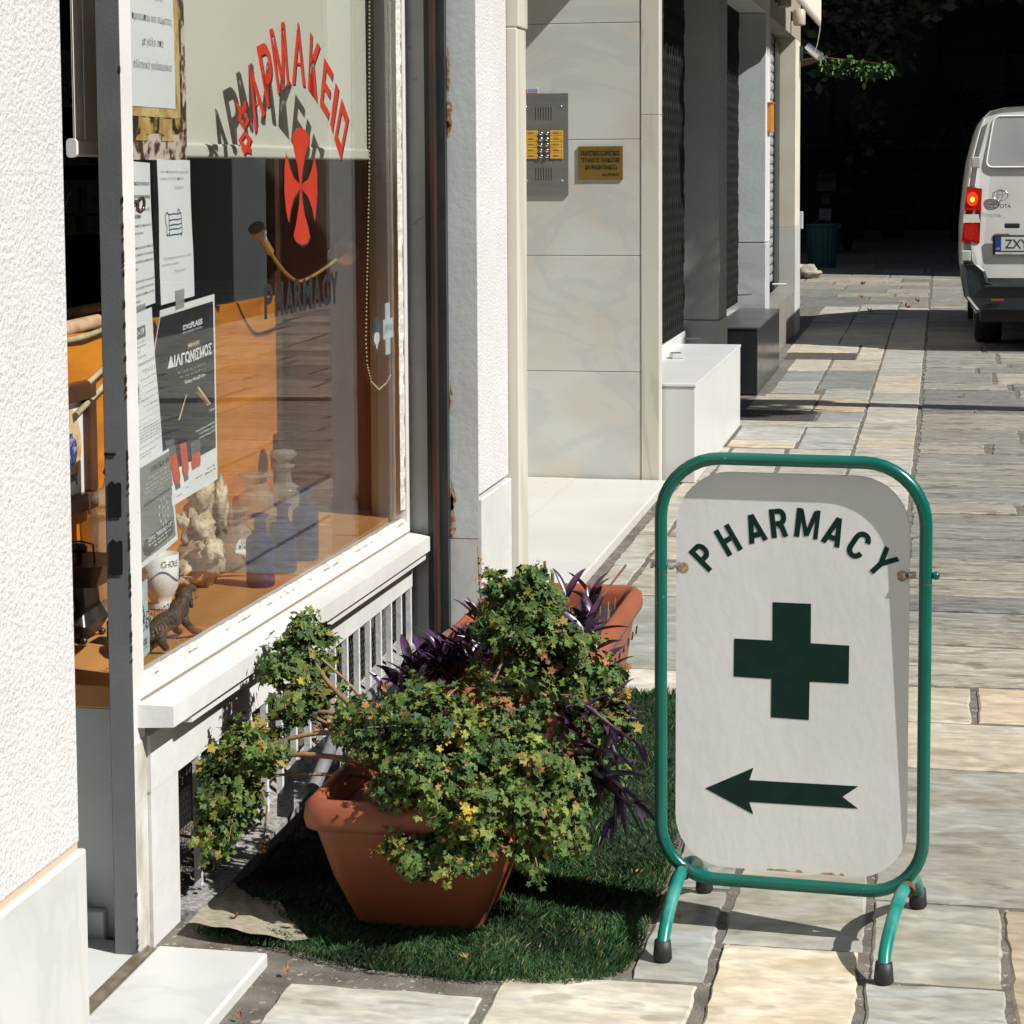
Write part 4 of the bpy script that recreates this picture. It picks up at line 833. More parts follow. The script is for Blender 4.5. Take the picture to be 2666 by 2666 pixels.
# long bodied dog figure (built as one continuous body)
def skin(name, verts, edges, radii, m_, sub=2, root=0):
    me = bpy.data.meshes.new(name); me.from_pydata(verts, edges, []); ob = bpy.data.objects.new(name, me); COL.objects.link(ob)
    md = ob.modifiers.new('skin', 'SKIN'); md.use_smooth_shade = True
    for v, r_ in zip(me.skin_vertices[0].data, radii): v.radius = (r_, r_)
    me.skin_vertices[0].data[root].use_root = True
    s_ = ob.modifiers.new('sub', 'SUBSURF'); s_.levels = s_.render_levels = sub
    dg = bpy.context.evaluated_depsgraph_get(); new = bpy.data.meshes.new_from_object(ob.evaluated_get(dg)); ob.modifiers.clear(); ob.data = new; new.name = name
    for p in new.polygons: p.use_smooth = True
    new.materials.clear(); new.materials.append(m_); return ob
V = [(-1.585, 4.10, .558), (-1.585, 4.15, .562), (-1.585, 4.21, .560), (-1.583, 4.25, .578), (-1.580, 4.262, .605), (-1.578, 4.285, .610), (-1.574, 4.318, .603),
     (-1.572, 4.245, .545), (-1.562, 4.27, .520), (-1.555, 4.30, .512), (-1.598, 4.245, .545), (-1.602, 4.27, .520), (-1.600, 4.295, .512), (-1.572, 4.11, .53), (-1.566, 4.12, .512), (-1.598, 4.11, .53), (-1.604, 4.12, .512), (-1.585, 4.07, .545), (-1.585, 4.045, .56), (-1.566, 4.262, .590), (-1.564, 4.268, .57), (-1.595, 4.262, .590), (-1.597, 4.268, .57)]
E2 = [(0, 1), (1, 2), (2, 3), (3, 4), (4, 5), (5, 6), (3, 7), (7, 8), (8, 9), (3, 10), (10, 11), (11, 12), (0, 13), (13, 14), (0, 15), (15, 16), (0, 17), (17, 18), (4, 19), (19, 20), (4, 21), (21, 22)]
dog = skin('dog_figurine', V, E2, [.022, .023, .022, .019, .015, .012, .007, .009, .008, .008, .009, .008, .008, .010, .008, .010, .008, .007, .004, .006, .005, .006, .005], brown_clay)
tag(dog, 'brown clay figurine of a crouching long bodied dog', 'figurine')
# mug
MG = thing('mug', 'white mug with a blue line standing behind the blue sheet', 'mug', (-1.745, 4.56, ZF))
MB().lathe([(.03, 0), (.034, .004), (.022, .014), (.030, .03), (.040, .05), (.042, .125), (.038, .125), (.036, .05), (.001, .04)], (-1.745, 4.56, ZF), 28).build('cup', ceramic, MG)
b = MB(); pts = [(-1.745+.0428*math.cos(a), 4.56+.0428*math.sin(a), ZF+.078+.012*math.cos((a+1.1)*3)) for a in [-1.9+i*.1 for i in range(22)]]; b.tube(pts, .0014, 4); b.build('painted_line', blue_line, MG)
b = MB(); text_into(b, 'CHOLE', lambda u, v: (-1.745+.0432*math.cos(-1.15+u/.043), 4.56+.0432*math.sin(-1.15+u/.043), ZF+.10+v), .014, .044); b.build('painted_text', ink, MG)
# old black scale
SL = thing('kitchen_scale', 'black cast iron scale with a knobbed pan near the corner post', 'scale', (-1.78, 4.22, ZF))
MB().loft([rrect(.03, .05, .012, -1.80, 4.22, ZF+.012), rrect(.042, .07, .012, -1.80, 4.22, ZF+.04), rrect(.03, .05, .01, -1.80, 4.22, ZF+.075), rrect(.026, .045, .01, -1.80, 4.22, ZF+.12)]).build('base', iron, SL)
MB().loft([rrect(.055, .06, .012, -1.79, 4.21, ZF+.125), rrect(.075, .085, .02, -1.785, 4.20, ZF+.170), rrect(.077, .087, .02, -1.785, 4.20, ZF+.176)]).build('pan', iron, SL)
MB().lathe([(.006, .176), (.006, .19), (.016, .194), (.018, .203), (.012, .211), (.001, .213)], (-1.785, 4.19, ZF), 20).build('knob', iron, SL)
MB().tube([(-1.845, 4.13, ZF+.172), (-1.845, 4.13, ZF+.218), (-1.77, 4.16, ZF+.222), (-1.745, 4.17, ZF+.215), (-1.742, 4.17, ZF+.172)], .0022, 6).build('handle', iron, SL)
MB().lathe([(.001, -.004), (.022, -.004), (.022, 0)], (-1.80, 4.148, ZF+.085), 20, axis='Y').build('dial', mat('dim_dial', (.07, .09, .09), .3), SL)
for x, y in ((-1.83, 4.17), (-1.77, 4.17), (-1.83, 4.27), (-1.77, 4.27)): MB().ball((x, y, ZF+.007), .008).build('foot', iron, SL)
sb = MB(); sb.box(-1.720, -1.700, 4.17, 4.235, ZF+.016, ZF+.052, b=.003)
for i in range(7):
    for j in range(3): sb.ball((-1.709+.0015*random.random(), 4.172+i*.009, ZF+.021+j*.011), (.0045, .0045, .0055), jit=.5)
sb.ball((-1.71, 4.235, ZF+.012), (.012, .010, .0125)); sb.ball((-1.71, 4.172, ZF+.010), (.010, .009, .0105))
solo(sb, 'embossed_weight', tarnish, 'tarnished embossed metal bar lying in front of the black scale', 'weight', loc=(-1.71, 4.2, ZF))
gs = MB(); gs.tube([(-1.630, 4.045, ZF+.045), (-1.640, 4.09, ZF+.062), (-1.655, 4.135, ZF+.058), (-1.67, 4.16, ZF+.046)], [.004, .010, .013, .004], 8); gs.tube([(-1.630, 4.045, ZF+.045), (-1.62, 4.02, ZF+.006)], .004, 6)
solo(gs, 'dark_spoon', iron, 'dark curved scoop resting near the corner post', 'scoop')
MB_ = MB(); r_ = random.Random(8)
for i in range(16): MB_.ball((-1.705+r_.uniform(-.02, .02), 4.335+r_.uniform(-.025, .025), ZF+.012+r_.uniform(0, .05)), r_.uniform(.006, .012), jit=.8)
solo(MB_, 'crystal_cluster', mat('glinting_crystal', (.62, .52, .40), .12, (.42, .25, .12), ns=50), 'glinting crystal cluster between the scale and the post', 'crystals')
# tall jar half hidden by the post
JR = thing('glass_jar', 'tall ribbed glass jar standing against the orange panel', 'jar', (-1.84, 4.50, ZF))
MB().lathe([(.045, 0), (.048, .01), (.048, .21), (.042, .222), (.050, .226), (.050, .234), (.044, .238), (.052, .242), (.055, .262), (.040, .275), (.016, .285), (.010, .31)], (-1.84, 4.50, ZF), 26, cap=False).build('body', clear_g, JR)
MB().lathe([(.010, .31), (.015, .318), (.012, .330), (.001, .334)], (-1.84, 4.50, ZF), 16).build('knob', tarnish, JR)
# framed picture leaning on the panel
PF = thing('framed_picture', 'square dark wood frame with a round blue and ochre picture on the orange panel', 'picture', (-1.885, 4.33, .74))
fy0, fy1, fz0, fz1 = 4.20, 4.50, .745, 1.035
f = MB(); w_ = .040
for a in ((fy0, fy1, fz0, fz0+w_), (fy0, fy1, fz1-w_, fz1), (fy0, fy0+w_, fz0+w_, fz1-w_), (fy1-w_, fy1, fz0+w_, fz1-w_)): f.box(-1.895, -1.865, *a, b=.005)
f.build('frame', wood_d, PF)
MB().box(-1.893, -1.884, fy0+w_, fy1-w_, fz0+w_, fz1-w_).build('tile', ceramic, PF)
b = MB(); cy_, cz_ = (fy0+fy1)/2, (fz0+fz1)/2+.005
b.poly([(-1.8836, cy_+.098*math.cos(R(a)), cz_+.096*math.sin(R(a))) for a in range(0, 360, 10)]); b.build('painted_room', mat('ochre_glaze', (.55, .30, .09), .25, (.62, .48, .30), ns=30, lo=.4, hi=.55), PF)
b = MB()
for a in ((.02, .05, -.055, .03), (-.08, -.05, -.06, .02), (-.06, .07, -.088, -.062), (-.01, .01, -.02, .06), (-.07, .03, .055, .06)): b.box(-1.8834, -1.8830, cy_+a[0], cy_+a[1], cz_+a[2], cz_+a[3])
b.ball((-1.8832, cy_+.055, cz_-.01), (.001, .018, .030)); b.build('painted_figures', mat('cobalt_glaze', (.025, .05, .20), .25, (.25, .33, .5), ns=60, lo=.5, hi=.6), PF)
b = MB(); b.box(-1.8830, -1.8826, cy_-.05, cy_+.06, fz0+w_+.004, fz0+w_+.032); b.build('painted_scroll', ceramic, PF)
# branches on top of the panel
br = random.Random(12)
def branch(name, pts, r_, m_, label, cat='branch', group=None):
    return solo(MB().tube(pts, r_, 8), name, m_, label, cat, group)
branch('cut_branch', [(-1.93, 4.32, 1.155), (-1.92, 4.42, 1.150), (-1.90, 4.60, 1.160)], [.017, .019, .016], cork, 'thick pale barked branch lying across the top of the orange panel')
branch('cut_branch', [(-1.97, 4.30, 1.185), (-1.96, 4.45, 1.175), (-1.95, 4.80, 1.185)], [.014, .015, .010], twig, 'dark brown branch behind the pale barked one')
branch('cut_branch', [(-1.90, 4.33, 1.127), (-1.89, 4.50, 1.132), (-1.885, 4.74, 1.150)], [.006, .007, .004], twig_pale, 'thin knotty branch along the panel edge')
branch('bamboo_cane', [(-1.87, 4.46, 1.03), (-1.87, 4.78, 1.115)], .0065, twig_pale, 'short bamboo cane slanting down in front of the orange panel', 'cane')
branch('bamboo_cane', [(-1.875, 4.40, .965), (-1.86, 4.80, 1.100)], .0070, twig_pale, 'long bamboo cane slanting down to the picture frame', 'cane')
sp_ = MB()
for i in range(14):
    a = br.uniform(-.9, .9); x0, y0 = -1.99+br.uniform(-.02, .02), 4.50+br.uniform(-.05, .06); L = br.uniform(.12, .30)
    sp_.tube([(x0, y0, 1.16), (x0, y0+math.sin(a)*L*.4, 1.16+L*.6), (x0, y0+math.sin(a)*L*.9+br.uniform(-.03, .03), 1.16+L)], [.0035, .003, .001], 5)
solo(sp_, 'dried_bouquet', mat('dim_dry_stems', (.20, .17, .10), .8), 'spray of thin dried stems rising into the dark shop', 'dried stems')
# shelves with medicine boxes inside the shop
SV = thing('shop_shelf', 'dark shelving unit far inside the shop, seen past the doorway pillar', 'shelf', (-2.95, 7.1, 0))
sm = MB(); 
for z in (1.02, 1.28, 1.525, 1.725, 2.3): sm.box(-3.9, -2.46, 7.0, 7.3, z-.02, z)
sm.build('boards', mat('dark_shelf', (.03, .038, .042), .7), SV); MB().box(-3.9, -2.46, 7.3, 7.32, 0, 2.55).build('back_board', dark_in, SV)
bx = mat('pale_carton', (.42, .43, .37), .6); g_ = 'medicine cartons on the dark shelves'
def carton(x, z, w, h, lab):
    t = thing('medicine_carton', lab, 'carton', (x+w/2, 7.03, z), g_)
    MB().box(x, x+w, 7.01, 7.09, z+.0005, z+h, b=.002).build('body', bx, t)
    b = MB(); b.box(x+.006, x+w*.62, 7.0095, 7.0099, z+h*.36, z+h*.40); b.box(x+w*.66, x+w-.01, 7.0095, 7.0099, z+h*.08, z+h*.34)
    for k in range(4): b.box(x+.012, x+w*.55, 7.0095, 7.0099, z+h*(.12+.045*k), z+h*(.13+.045*k)); b.box(x+w*.2, x+w*.6, 7.0095, 7.0099, z+h*(.52+.05*k), z+h*(.535+.05*k))
    b.box(x+w*.75, x+w*.88, 7.0095, 7.0099, z+h*.45, z+h*.88)
    b.build('printed_marks', mat('dull_navy_print', (.05, .07, .09), .6), t)
for a_ in ((-3.045, 1.28, .112, .195, 'left hand pale carton on the lowest lit shelf inside the shop'), (-2.929, 1.28, .108, .195, 'right hand pale carton on the lowest lit shelf inside the shop'),
           (-3.05, 1.525, .05, .062, 'small flat carton at the left end of the middle shelf in the shop'), (-2.995, 1.525, .12, .068, 'wide flat carton in the centre of the middle shelf in the shop'), (-2.87, 1.525, .08, .045, 'low dark-edged carton at the right end of the middle shelf'),
           (-3.05, 1.725, .10, .205, 'tall wide carton on the top lit shelf inside the shop'), (-2.946, 1.725, .06, .20, 'tall narrow carton on the top lit shelf beside the blind')): carton(*a_)

# ================================================================ entrance wall fittings
IC = thing('intercom_panel', 'brushed steel intercom plate with yellow name labels on the marble wall', 'intercom', (-1.86, 9.93, 1.62))
yW = 9.9399
ix = lambda u: -1.961+u*.2306; iz = lambda v: 1.382+v*.477
MB().box(ix(-.10), ix(1), yW-.010, yW-.0005, iz(0), iz(1), b=.001).build('face_plate', steel, IC)
yI = yW-.0102
for v0 in (.74, .145):
    b = MB()
    for k in range(7): b.box(ix(.318+k*.054), ix(.318+k*.054+.010), yI-.0006, yI, iz(v0), iz(v0+.125))
    b.build('speaker_slots', sign_green, IC)
for k in range(5):
    for side in (0, 1):
        u0 = .095 if side == 0 else .62; v1 = .635-k*.0565
        n_ = MB().box(ix(u0), ix(u0+.27), yI-.004, yI, iz(v1-.052), iz(v1), b=.001).build('name_label', yellow_tag, IC)
        b = MB(); b.box(ix(u0+.06), ix(u0+.20), yI-.0045, yI-.004, iz(v1-.031), iz(v1-.026)); b.box(ix(u0+.07), ix(u0+.17), yI-.0045, yI-.004, iz(v1-.021), iz(v1-.018))
        b.build('label_print', ink_grey if k != 3 or side == 0 else ink, n_)
        b = MB()
        for uu in (u0+.02, u0+.245): b.lathe([(.0018, -.001), (.0018, 0)], (ix(uu), yI-.004, iz(v1-.028)), 8, axis='Y')
        b.build('label_screws', black, n_)
        MB().lathe([(.001, -.009), (.0075, -.008), (.0095, -.004), (.0098, 0)], (ix(.43 if side == 0 else .56), yI, iz(v1-.028)), 16, axis='Y').build('call_button', chrome, IC)
for u, v in ((.13, .87), (.86, .87), (.13, .14), (.86, .14)): MB().lathe([(.001, -.002), (.004, -.0015), (.0045, 0)], (ix(u), yI, iz(v)), 10, axis='Y').build('screw', chrome, IC)
STK = thing('sticker', 'small white phone number sticker above the intercom plate', 'sticker', (-1.91, 9.93, 1.87))
MB().box(-1.964, -1.873, yW-.0012, yW-.0004, 1.861, 1.889).build('backing', paper, STK)
b = MB(); text_into(b, '64', lambda u, v: (-1.952+u, yW-.0016, 1.867+v), .014, .026, bold=.03); lnr = b; b.box(-1.96, -1.88, yW-.0016, yW-.0013, 1.8625, 1.8642); b.build('printed_red_digits', mat('sticker_red', (.6, .03, .03), .5), STK)
b = MB(); text_into(b, '55555', lambda u, v: (-1.923+u, yW-.0016, 1.867+v), .014, .046, bold=.03); b.box(-1.96, -1.88, yW-.0016, yW-.0013, 1.8855, 1.8868); b.build('printed_blue_digits', mat('sticker_blue', (.03, .10, .38), .5), STK)
PQ = thing('brass_plaque', 'dull brass plaque with four lines of Greek beside the intercom', 'plaque', (-1.577, 9.93, 1.45))
MB().box(-1.683, -1.472, yW-.007, yW-.0005, 1.452, 1.609, b=.001).build('plate', brass_plate, PQ)
b = MB(); f_ = lambda x0, z0: (lambda u, v: (x0+u, yW-.0076, z0+v))
for s, x0, z0, h, w in (('ΠΟΛΙΤΙΣΤΙΚΟΣ-ΕΞΩΡΑΪΣΤΙΚΟΣ', -1.668, 1.566, .020, .180), ('"ΣΥΛΛΟΓΟΣ ΠΛΑΚΙΩΤΩΝ', -1.668, 1.534, .020, .180), ('ΚΑΙ ΦΙΛΩΝ ΠΛΑΚΑΣ»', -1.649, 1.501, .020, .150), ('1ος ΟΡΟΦΟΣ', -1.568, 1.470, .012, .078)):
    text_into(b, s, f_(x0, z0), h, w, bold=.02)
b.build('engraved_text', sign_green, PQ)

# ================================================================ boxes against the shops, drains
WB = thing('white_box', 'low white box with a projecting top edge standing under the lattice shutter', 'box', (-1.32, 11.2, 0))
MB().box(-1.495, -1.147, 10.085, 12.40, .001, .462, b=.004).build('body', box_white, WB)
MB().box(-1.498, -1.143, 10.080, 12.405, .4625, .478, b=.003).build('lid', box_white, WB)
BB = thing('black_box', 'low polished black stone box with a flat top beyond the white box', 'box', (-1.34, 15.1, 0))
MB().box(-1.495, -1.193, 14.135, 16.06, .001, .434, b=.004).build('body', box_black, BB)
MB().box(-1.497, -1.189, 14.13, 16.065, .4345, .450, b=.003).build('lid', mat('dull_black_top', (.05, .054, .055), .35, (.085, .085, .08), ns=4), BB)
cg = thing('cigarette_packet', 'small crushed silver packet lying on top of the white box', 'packet', (-1.42, 11.0, .478))
MB().box(-.03, .03, -.045, .045, .0005, .026, b=.003).move(lambda v: Vector((v.x*math.cos(.3)-v.y*math.sin(.3)-1.405, v.x*math.sin(.3)+v.y*math.cos(.3)+11.45, v.z+.4785))).build('pack', mat('silver_card', (.5, .51, .5), .35), cg)
MB().box(-.025, .028, -.005, .044, .026, .029).move(lambda v: Vector((v.x*math.cos(.3)-v.y*math.sin(.3)-1.405, v.x*math.sin(.3)+v.y*math.cos(.3)+11.45, v.z+.4785))).build('flap', mat('grey_card', (.12, .12, .12), .4), cg)
gm = mat('grate_iron', (.085, .075, .065), .7, (.05, .045, .04), ns=30)
def grate(x0, x1, y0, y1, lab):
    t = thing('drain_grate', lab, 'drain grate', ((x0+x1)/2, (y0+y1)/2, 0))
    MB().box(x0, x1, y0, y1, -.013, -.0095).build('well', black, t)
    b = MB(); n = 13
    for a in ((x0, x1, y0, y0+.025), (x0, x1, y1-.025, y1), (x0, x0+.012, y0+.025, y1-.025), (x1-.012, x1, y0+.025, y1-.025), (x0+.012, x1-.012, (y0+y1)/2-.015, (y0+y1)/2+.015)): b.box(*a, -.009, -.001)
    for k in range(1, n*2):
        x = x0+(x1-x0)*k/(n*2); b.box(x-.0065, x+.0065, y0+.025, (y0+y1)/2-.015, -.009, -.0012); b.box(x-.0065, x+.0065, (y0+y1)/2+.015, y1-.025, -.009, -.0012)
    b.build('bars', gm, t)
grate(-1.235, -.745, 12.72, 13.25, 'iron drain grate in the paving just past the white box')
grate(-1.215, -.665, 16.88, 17.45, 'iron drain grate in the paving beyond the black box')
LB = thing('letterbox', 'narrow orange letterbox on the white pillar', 'letterbox', (-1.29, 16.3, 1.75))
MB().box(-1.301, -1.268, 16.22, 16.44, 1.775, 1.99, b=.004).build('case', mat('orange_enamel', (.62, .25, .03), .4, (.5, .2, .03), ns=9), LB)
MB().box(-1.302, -1.262, 16.21, 16.45, 1.991, 2.000).build('hood', mat('orange_enamel_lid', (.55, .22, .03), .4), LB)
def wall_lamp(y, z, lab):
    t = thing('wall_lamp', lab, 'lamp', (-1.25, y, z), 'boxy wall lamps on the brown fascia')
    MB().box(-1.303, -1.285, y-.03, y+.03, z+.04, z+.12).build('bracket', dark_steel, t)
    MB().lathe([(.001, .001), (.040, 0), (.050, .004), (.052, .012), (.052, .135), (.045, .140), (.001, .141)], (-1.228, y, z), 22).build('shade', mat('beige_lamp_metal', (.46, .40, .31), .5, (.40, .34, .26), ns=6), t)
    MB().lathe([(.001, -.002), (.030, -.002), (.032, 0)], (-1.228, y, z), 16).build('lens', mat('lamp_lens', (.2, .19, .17), .2), t)
wall_lamp(16.95, 2.76, 'boxy beige wall lamp cut by the top edge, nearer the white pillar'); wall_lamp(18.7, 2.73, 'lower beige wall lamp beside the scalloped awning')
SP = thing('spotlight', 'silver cylinder spotlight tilted down at the corner of the cream pillar', 'spotlight', (-1.25, 19.9, 2.5))
MB().box(-1.303, -1.27, 19.86, 19.92, 2.48, 2.62).build('bracket', dark_steel, SP); MB().tube([(-1.27, 19.9, 2.56), (-1.20, 19.9, 2.565)], .010, 8).build('arm', dark_steel, SP)
MB().tube([(-1.235, 19.9, 2.615), (-1.115, 19.86, 2.52)], .042, 20).build('head', chrome, SP)
AW = thing('scalloped_awning', 'cream awning with a toothed lower fringe over the shuttered shops', 'awning', (-1.15, 15.5, 2.7))
MB().prism([(-1.30, 11.5, 3.32), (-1.01, 11.5, 3.02), (-1.01, 18.0, 3.02), (-1.30, 18.0, 3.32)], (0, 0, -.012)).build('canopy', mat('cream_canvas', (.70, .66, .56), .8), AW)
v_ = MB(); y = 11.5; 
while y < 17.99: v_.prism([(-1.003, y, 3.02), (-1.003, y+.13, 3.02), (-1.003, y+.13, 2.73), (-1.003, y+.095, 2.70), (-1.003, y+.065, 2.655), (-1.003, y+.035, 2.70), (-1.003, y, 2.73)], (-.006, 0, 0)); y += .13
v_.build('valance', MATS['cream_canvas'], AW)
MB().prism([(-1.30, 18.003, 3.32), (-1.003, 18.003, 3.02), (-1.003, 18.003, 2.73), (-1.06, 18.003, 2.80), (-1.30, 18.003, 3.10)], (0, .006, 0)).build('end_panel', MATS['cream_canvas'], AW)
MB().tube([(-1.01, 18.0, 3.01), (-1.012, 18.01, 2.66), (-1.035, 18.03, 2.53), (-1.06, 18.05, 2.46)], .004, 5).build('pull_cord', MATS['cream_canvas'], AW)

# ================================================================ pavement sign
SG = thing('pavement_sign', 'white pharmacy board with a dark green cross and arrow in a green tubular stand', 'sign', (-.273, 4.093, 0))
ca, sa = .9986, -.052
def sg_(u, z, d=0.): return (-.273+u*ca-sa*d*-1*-1, 4.093+u*sa+d*ca, z) if False else (-.273+u*ca+d*.052, 4.093+u*sa+d*.9986, z)   # d: away from the camera
def rpath(cu, cz, hu, hz, r_top, r_bot, n=9):
    P_ = []
    for su, s_z, a0, r_ in ((1, 1, 0, r_top), (-1, 1, 90, r_top), (-1, -1, 180, r_bot), (1, -1, 270, r_bot)):
        for k in range(n+1):
            a = R(a0+90*k/n); P_.append((cu+su*(hu-r_)+r_*math.cos(a), cz+s_z*(hz-r_)+r_*math.sin(a)))
    return P_
fp = rpath(-.006, .521, .2555, .4185, .118, .105)
MB().tube([sg_(u, z) for u, z in fp], .0125, 16, closed=True).build('tube_frame', green_paint, SG)
b = MB()
for u in (-.2615, .2495): b.tube([sg_(u, .709), sg_(u, .7105)], .01275, 16)
b.build('frame_seam', rust, SG)
TI = lambda z: .0065+(z-.72)*.017
bp = rpath(-.0065, .5205, .2255, .3915, .105, .100, 10)
front = [sg_(u, z, TI(z)) for u, z in bp]
MB().prism(front, Vector(sg_(0, 0, .0075))-Vector(sg_(0, 0, 0))).build('board', sign_white, SG)
rb = MB()
for (u0, u1) in ((-.05, .02), (.055, .10)):
    q = random.Random(3); top = [(u0+(u1-u0)*i/8, .1292+q.uniform(.001, .007)) for i in range(9)]
    rb.poly([sg_(u0, .1293, TI(.13)-.0006), sg_(u1, .1293, TI(.13)-.0006)]+[sg_(a, c, TI(.13)-.0006) for a, c in top[::-1]])
for u, z in ((-.2175, .7225), (.2045, .724)): rb.poly([sg_(u+.010*math.cos(R(a)), z+.011*math.sin(R(a))-.002, TI(z)-.0006) for a in range(0, 360, 30)])
rb.build('rust_patches', mat('edge_rust', (.34, .15, .05), .9, (.5, .38, .26), ns=90), SG)
tx = MB()
def arcp(cx, cy, rx, ry, a0, a1, n=10): return [(cx+rx*math.cos(R(a0+(a1-a0)*i/n)), cy+ry*math.sin(R(a0+(a1-a0)*i/n))) for i in range(n+1)]
BL = {'P': [[(.10, 0), (.10, 1)], [(.20, .915), (.33, .915)]+arcp(.33, .69, .16, .225, 90, -90)+[(.20, .465)]],
      'R': [[(.10, 0), (.10, 1)], [(.20, .915), (.33, .915)]+arcp(.33, .70, .16, .215, 90, -90)+[(.20, .485)], [(.30, .44), (.40, .36), (.46, .12), (.50, 0)]],
      'H': [[(.10, 0), (.10, 1)], [(.52, 0), (.52, 1)], [(.2, .52), (.42, .52)]],
      'A': [[(.08, 0), (.33, 1)], [(.58, 0), (.34, 1)], [(.2, .27), (.46, .27)]],
      'M': [[(.10, 0), (.10, 1)], [(.74, 0), (.74, 1)], [(.16, .96), (.42, .08)], [(.68, .96), (.43, .08)]],
      'C': [arcp(.31, .68, .21, .235, 5, 180)+arcp(.31, .32, .21, .235, 180, 355)],
      'Y': [[(.06, 1), (.32, .45)], [(.60, 1), (.33, .45)], [(.325, .5), (.325, 0)]]}
def stroke(path, s_):
    out = []; n = len(path)
    for i in range(n):
        a = path[max(0, i-1)]; c = path[min(n-1, i+1)]; L = math.hypot(c[0]-a[0], c[1]-a[1]) or 1; nx, ny = -(c[1]-a[1])/L*s_/2, (c[0]-a[0])/L*s_/2
        out.append(((path[i][0]+nx, path[i][1]+ny), (path[i][0]-nx, path[i][1]-ny)))
    return out
for ch, (u, z), a in zip('PHARMACY', ((-.1767, .7447), (-.1293, .7790), (-.0788, .8035), (-.0316, .8155), (.0241, .8165), (.0755, .8035), (.1231, .7782), (.1672, .7470)), (46, 30.5, 17.5, 6.6, -6, -18.5, -32.5, -45.5)):
    h = .0565; c, s_ = math.cos(R(a)), math.sin(R(a)); W_ = .42 if ch == 'M' else (.30 if ch in 'PR' else .32)
    for k, pth in enumerate(BL[ch]):
        sw = .185 if not (ch in 'MAY' and k > 0 and ch == 'M') else .15; E_ = stroke(pth, sw); o = []
        for e0, e1 in E_:
            for x, y in (e0, e1):
                y = min(max(y, 0), 1); lx = (x-W_)*h; ly = (y-.5)*h; uu, zz = u+lx*c-ly*s_, z+lx*s_+ly*c; o.append(sg_(uu, zz, TI(zz)-.0006-.00012*k))
        tx.add(o, [(2*i, 2*i+1, 2*i+3, 2*i+2) for i in range(len(E_)-1)])
tx.build('lettering', sign_green, SG)
cx_ = [(-.0425, .6605), (.0320, .6605), (.0320, .5835), (.1060, .5825), (.1055, .5080), (.0305, .5080), (.0295, .4325), (-.0445, .4335), (-.0440, .5092), (-.1178, .5102), (-.1172, .5853), (-.0422, .5853)]
MB().poly([sg_(u, z, TI(z)-.0006) for u, z in cx_]).build('cross_symbol', sign_green, SG)
ar = [(-.1732, .2842), (-.0778, .3315), (-.0857, .3065), (.1259, .3085), (.0956, .2857), (.1256, .2643), (-.0859, .2630), (-.0775, .2388)]
MB().poly([sg_(u, z, TI(z)-.0006) for u, z in ar]).build('arrow_symbol', sign_green, SG)
for u0, u1, z in ((-.281, -.219, .7255), (.2085, .268, .7265)):
    o = MB(); o.tube([sg_(u0, z, .0), sg_(u0+.01 if u0 < 0 else u0+.0, z, .0), sg_(u1, z, .003)], .0042, 8)
    if u0 < 0: o.tube([sg_(u0-.001, z, 0), sg_(u0+.004, z, 0)], .0075, 6); o.ball(sg_(-.2265, z-.003, .008), (.0075, .008, .009)); o.tube([sg_(-.246, z-.001, 0), sg_(-.236, z-.001, 0)], .007, 8)
    else: o.ball(sg_(.2105, z-.004, .008), (.008, .008, .008)); o.tube([sg_(.218, z-.002, 0), sg_(.232, z-.001, 0)], .0068, 8); o.ball(sg_(.2685, z, 0), .0085, mi=1)
    o.build('pivot_bolt', [bolt_metal, green_paint], SG)
for sx, fy, byy, m_ in ((-1, (-.2235, -.190), (-.209, .213), green_worn), (1, (.193, -.206), (.228, .220), green_worn)):
    uj = -.215 if sx < 0 else .2215; zj = .118
    def L_(u, d, z): return sg_(u, z, d)
    uf, df = fy; ub, db = byy
    pts = []
    for i in range(15):
        t = i/14; a = t*math.pi*.5
        pts.append(L_(uj+(uf-uj)*min(1, t*1.1), df*math.sin(a)**.9 if False else df*(1-math.cos(a))*.35+df*.65*t, zj*math.cos(a*.98)**.75+.022*t))
    pts2 = [L_(uj+(ub-uj)*min(1, i/14*1.1), db*(1-math.cos(i/14*math.pi*.5))*.35+db*.65*i/14, zj*math.cos(i/14*math.pi*.5*.98)**.75+.022*i/14) for i in range(15)]
    lg = MB().tube(pts2[::-1]+pts[1:], .0125, 14).build('leg', m_, SG)
    for e_, pr in ((pts[-1], pts[-3]), (pts2[-1], pts2[-3])):
        b = MB(); x, y, z = e_; b.lathe([(.001, 0), (.015, .0005), (.0185, .006), (.0175, .020), (.0155, .040), (.001, .041)], (x, y, .0005), 16); b.build('rubber_foot', rubber, lg)
    MB().tube([L_(uj, -.022, zj-.004), L_(uj, -.010, zj+.002)], .0155, 14).build('leg_clamp', rust if sx > 0 else rubber, lg)
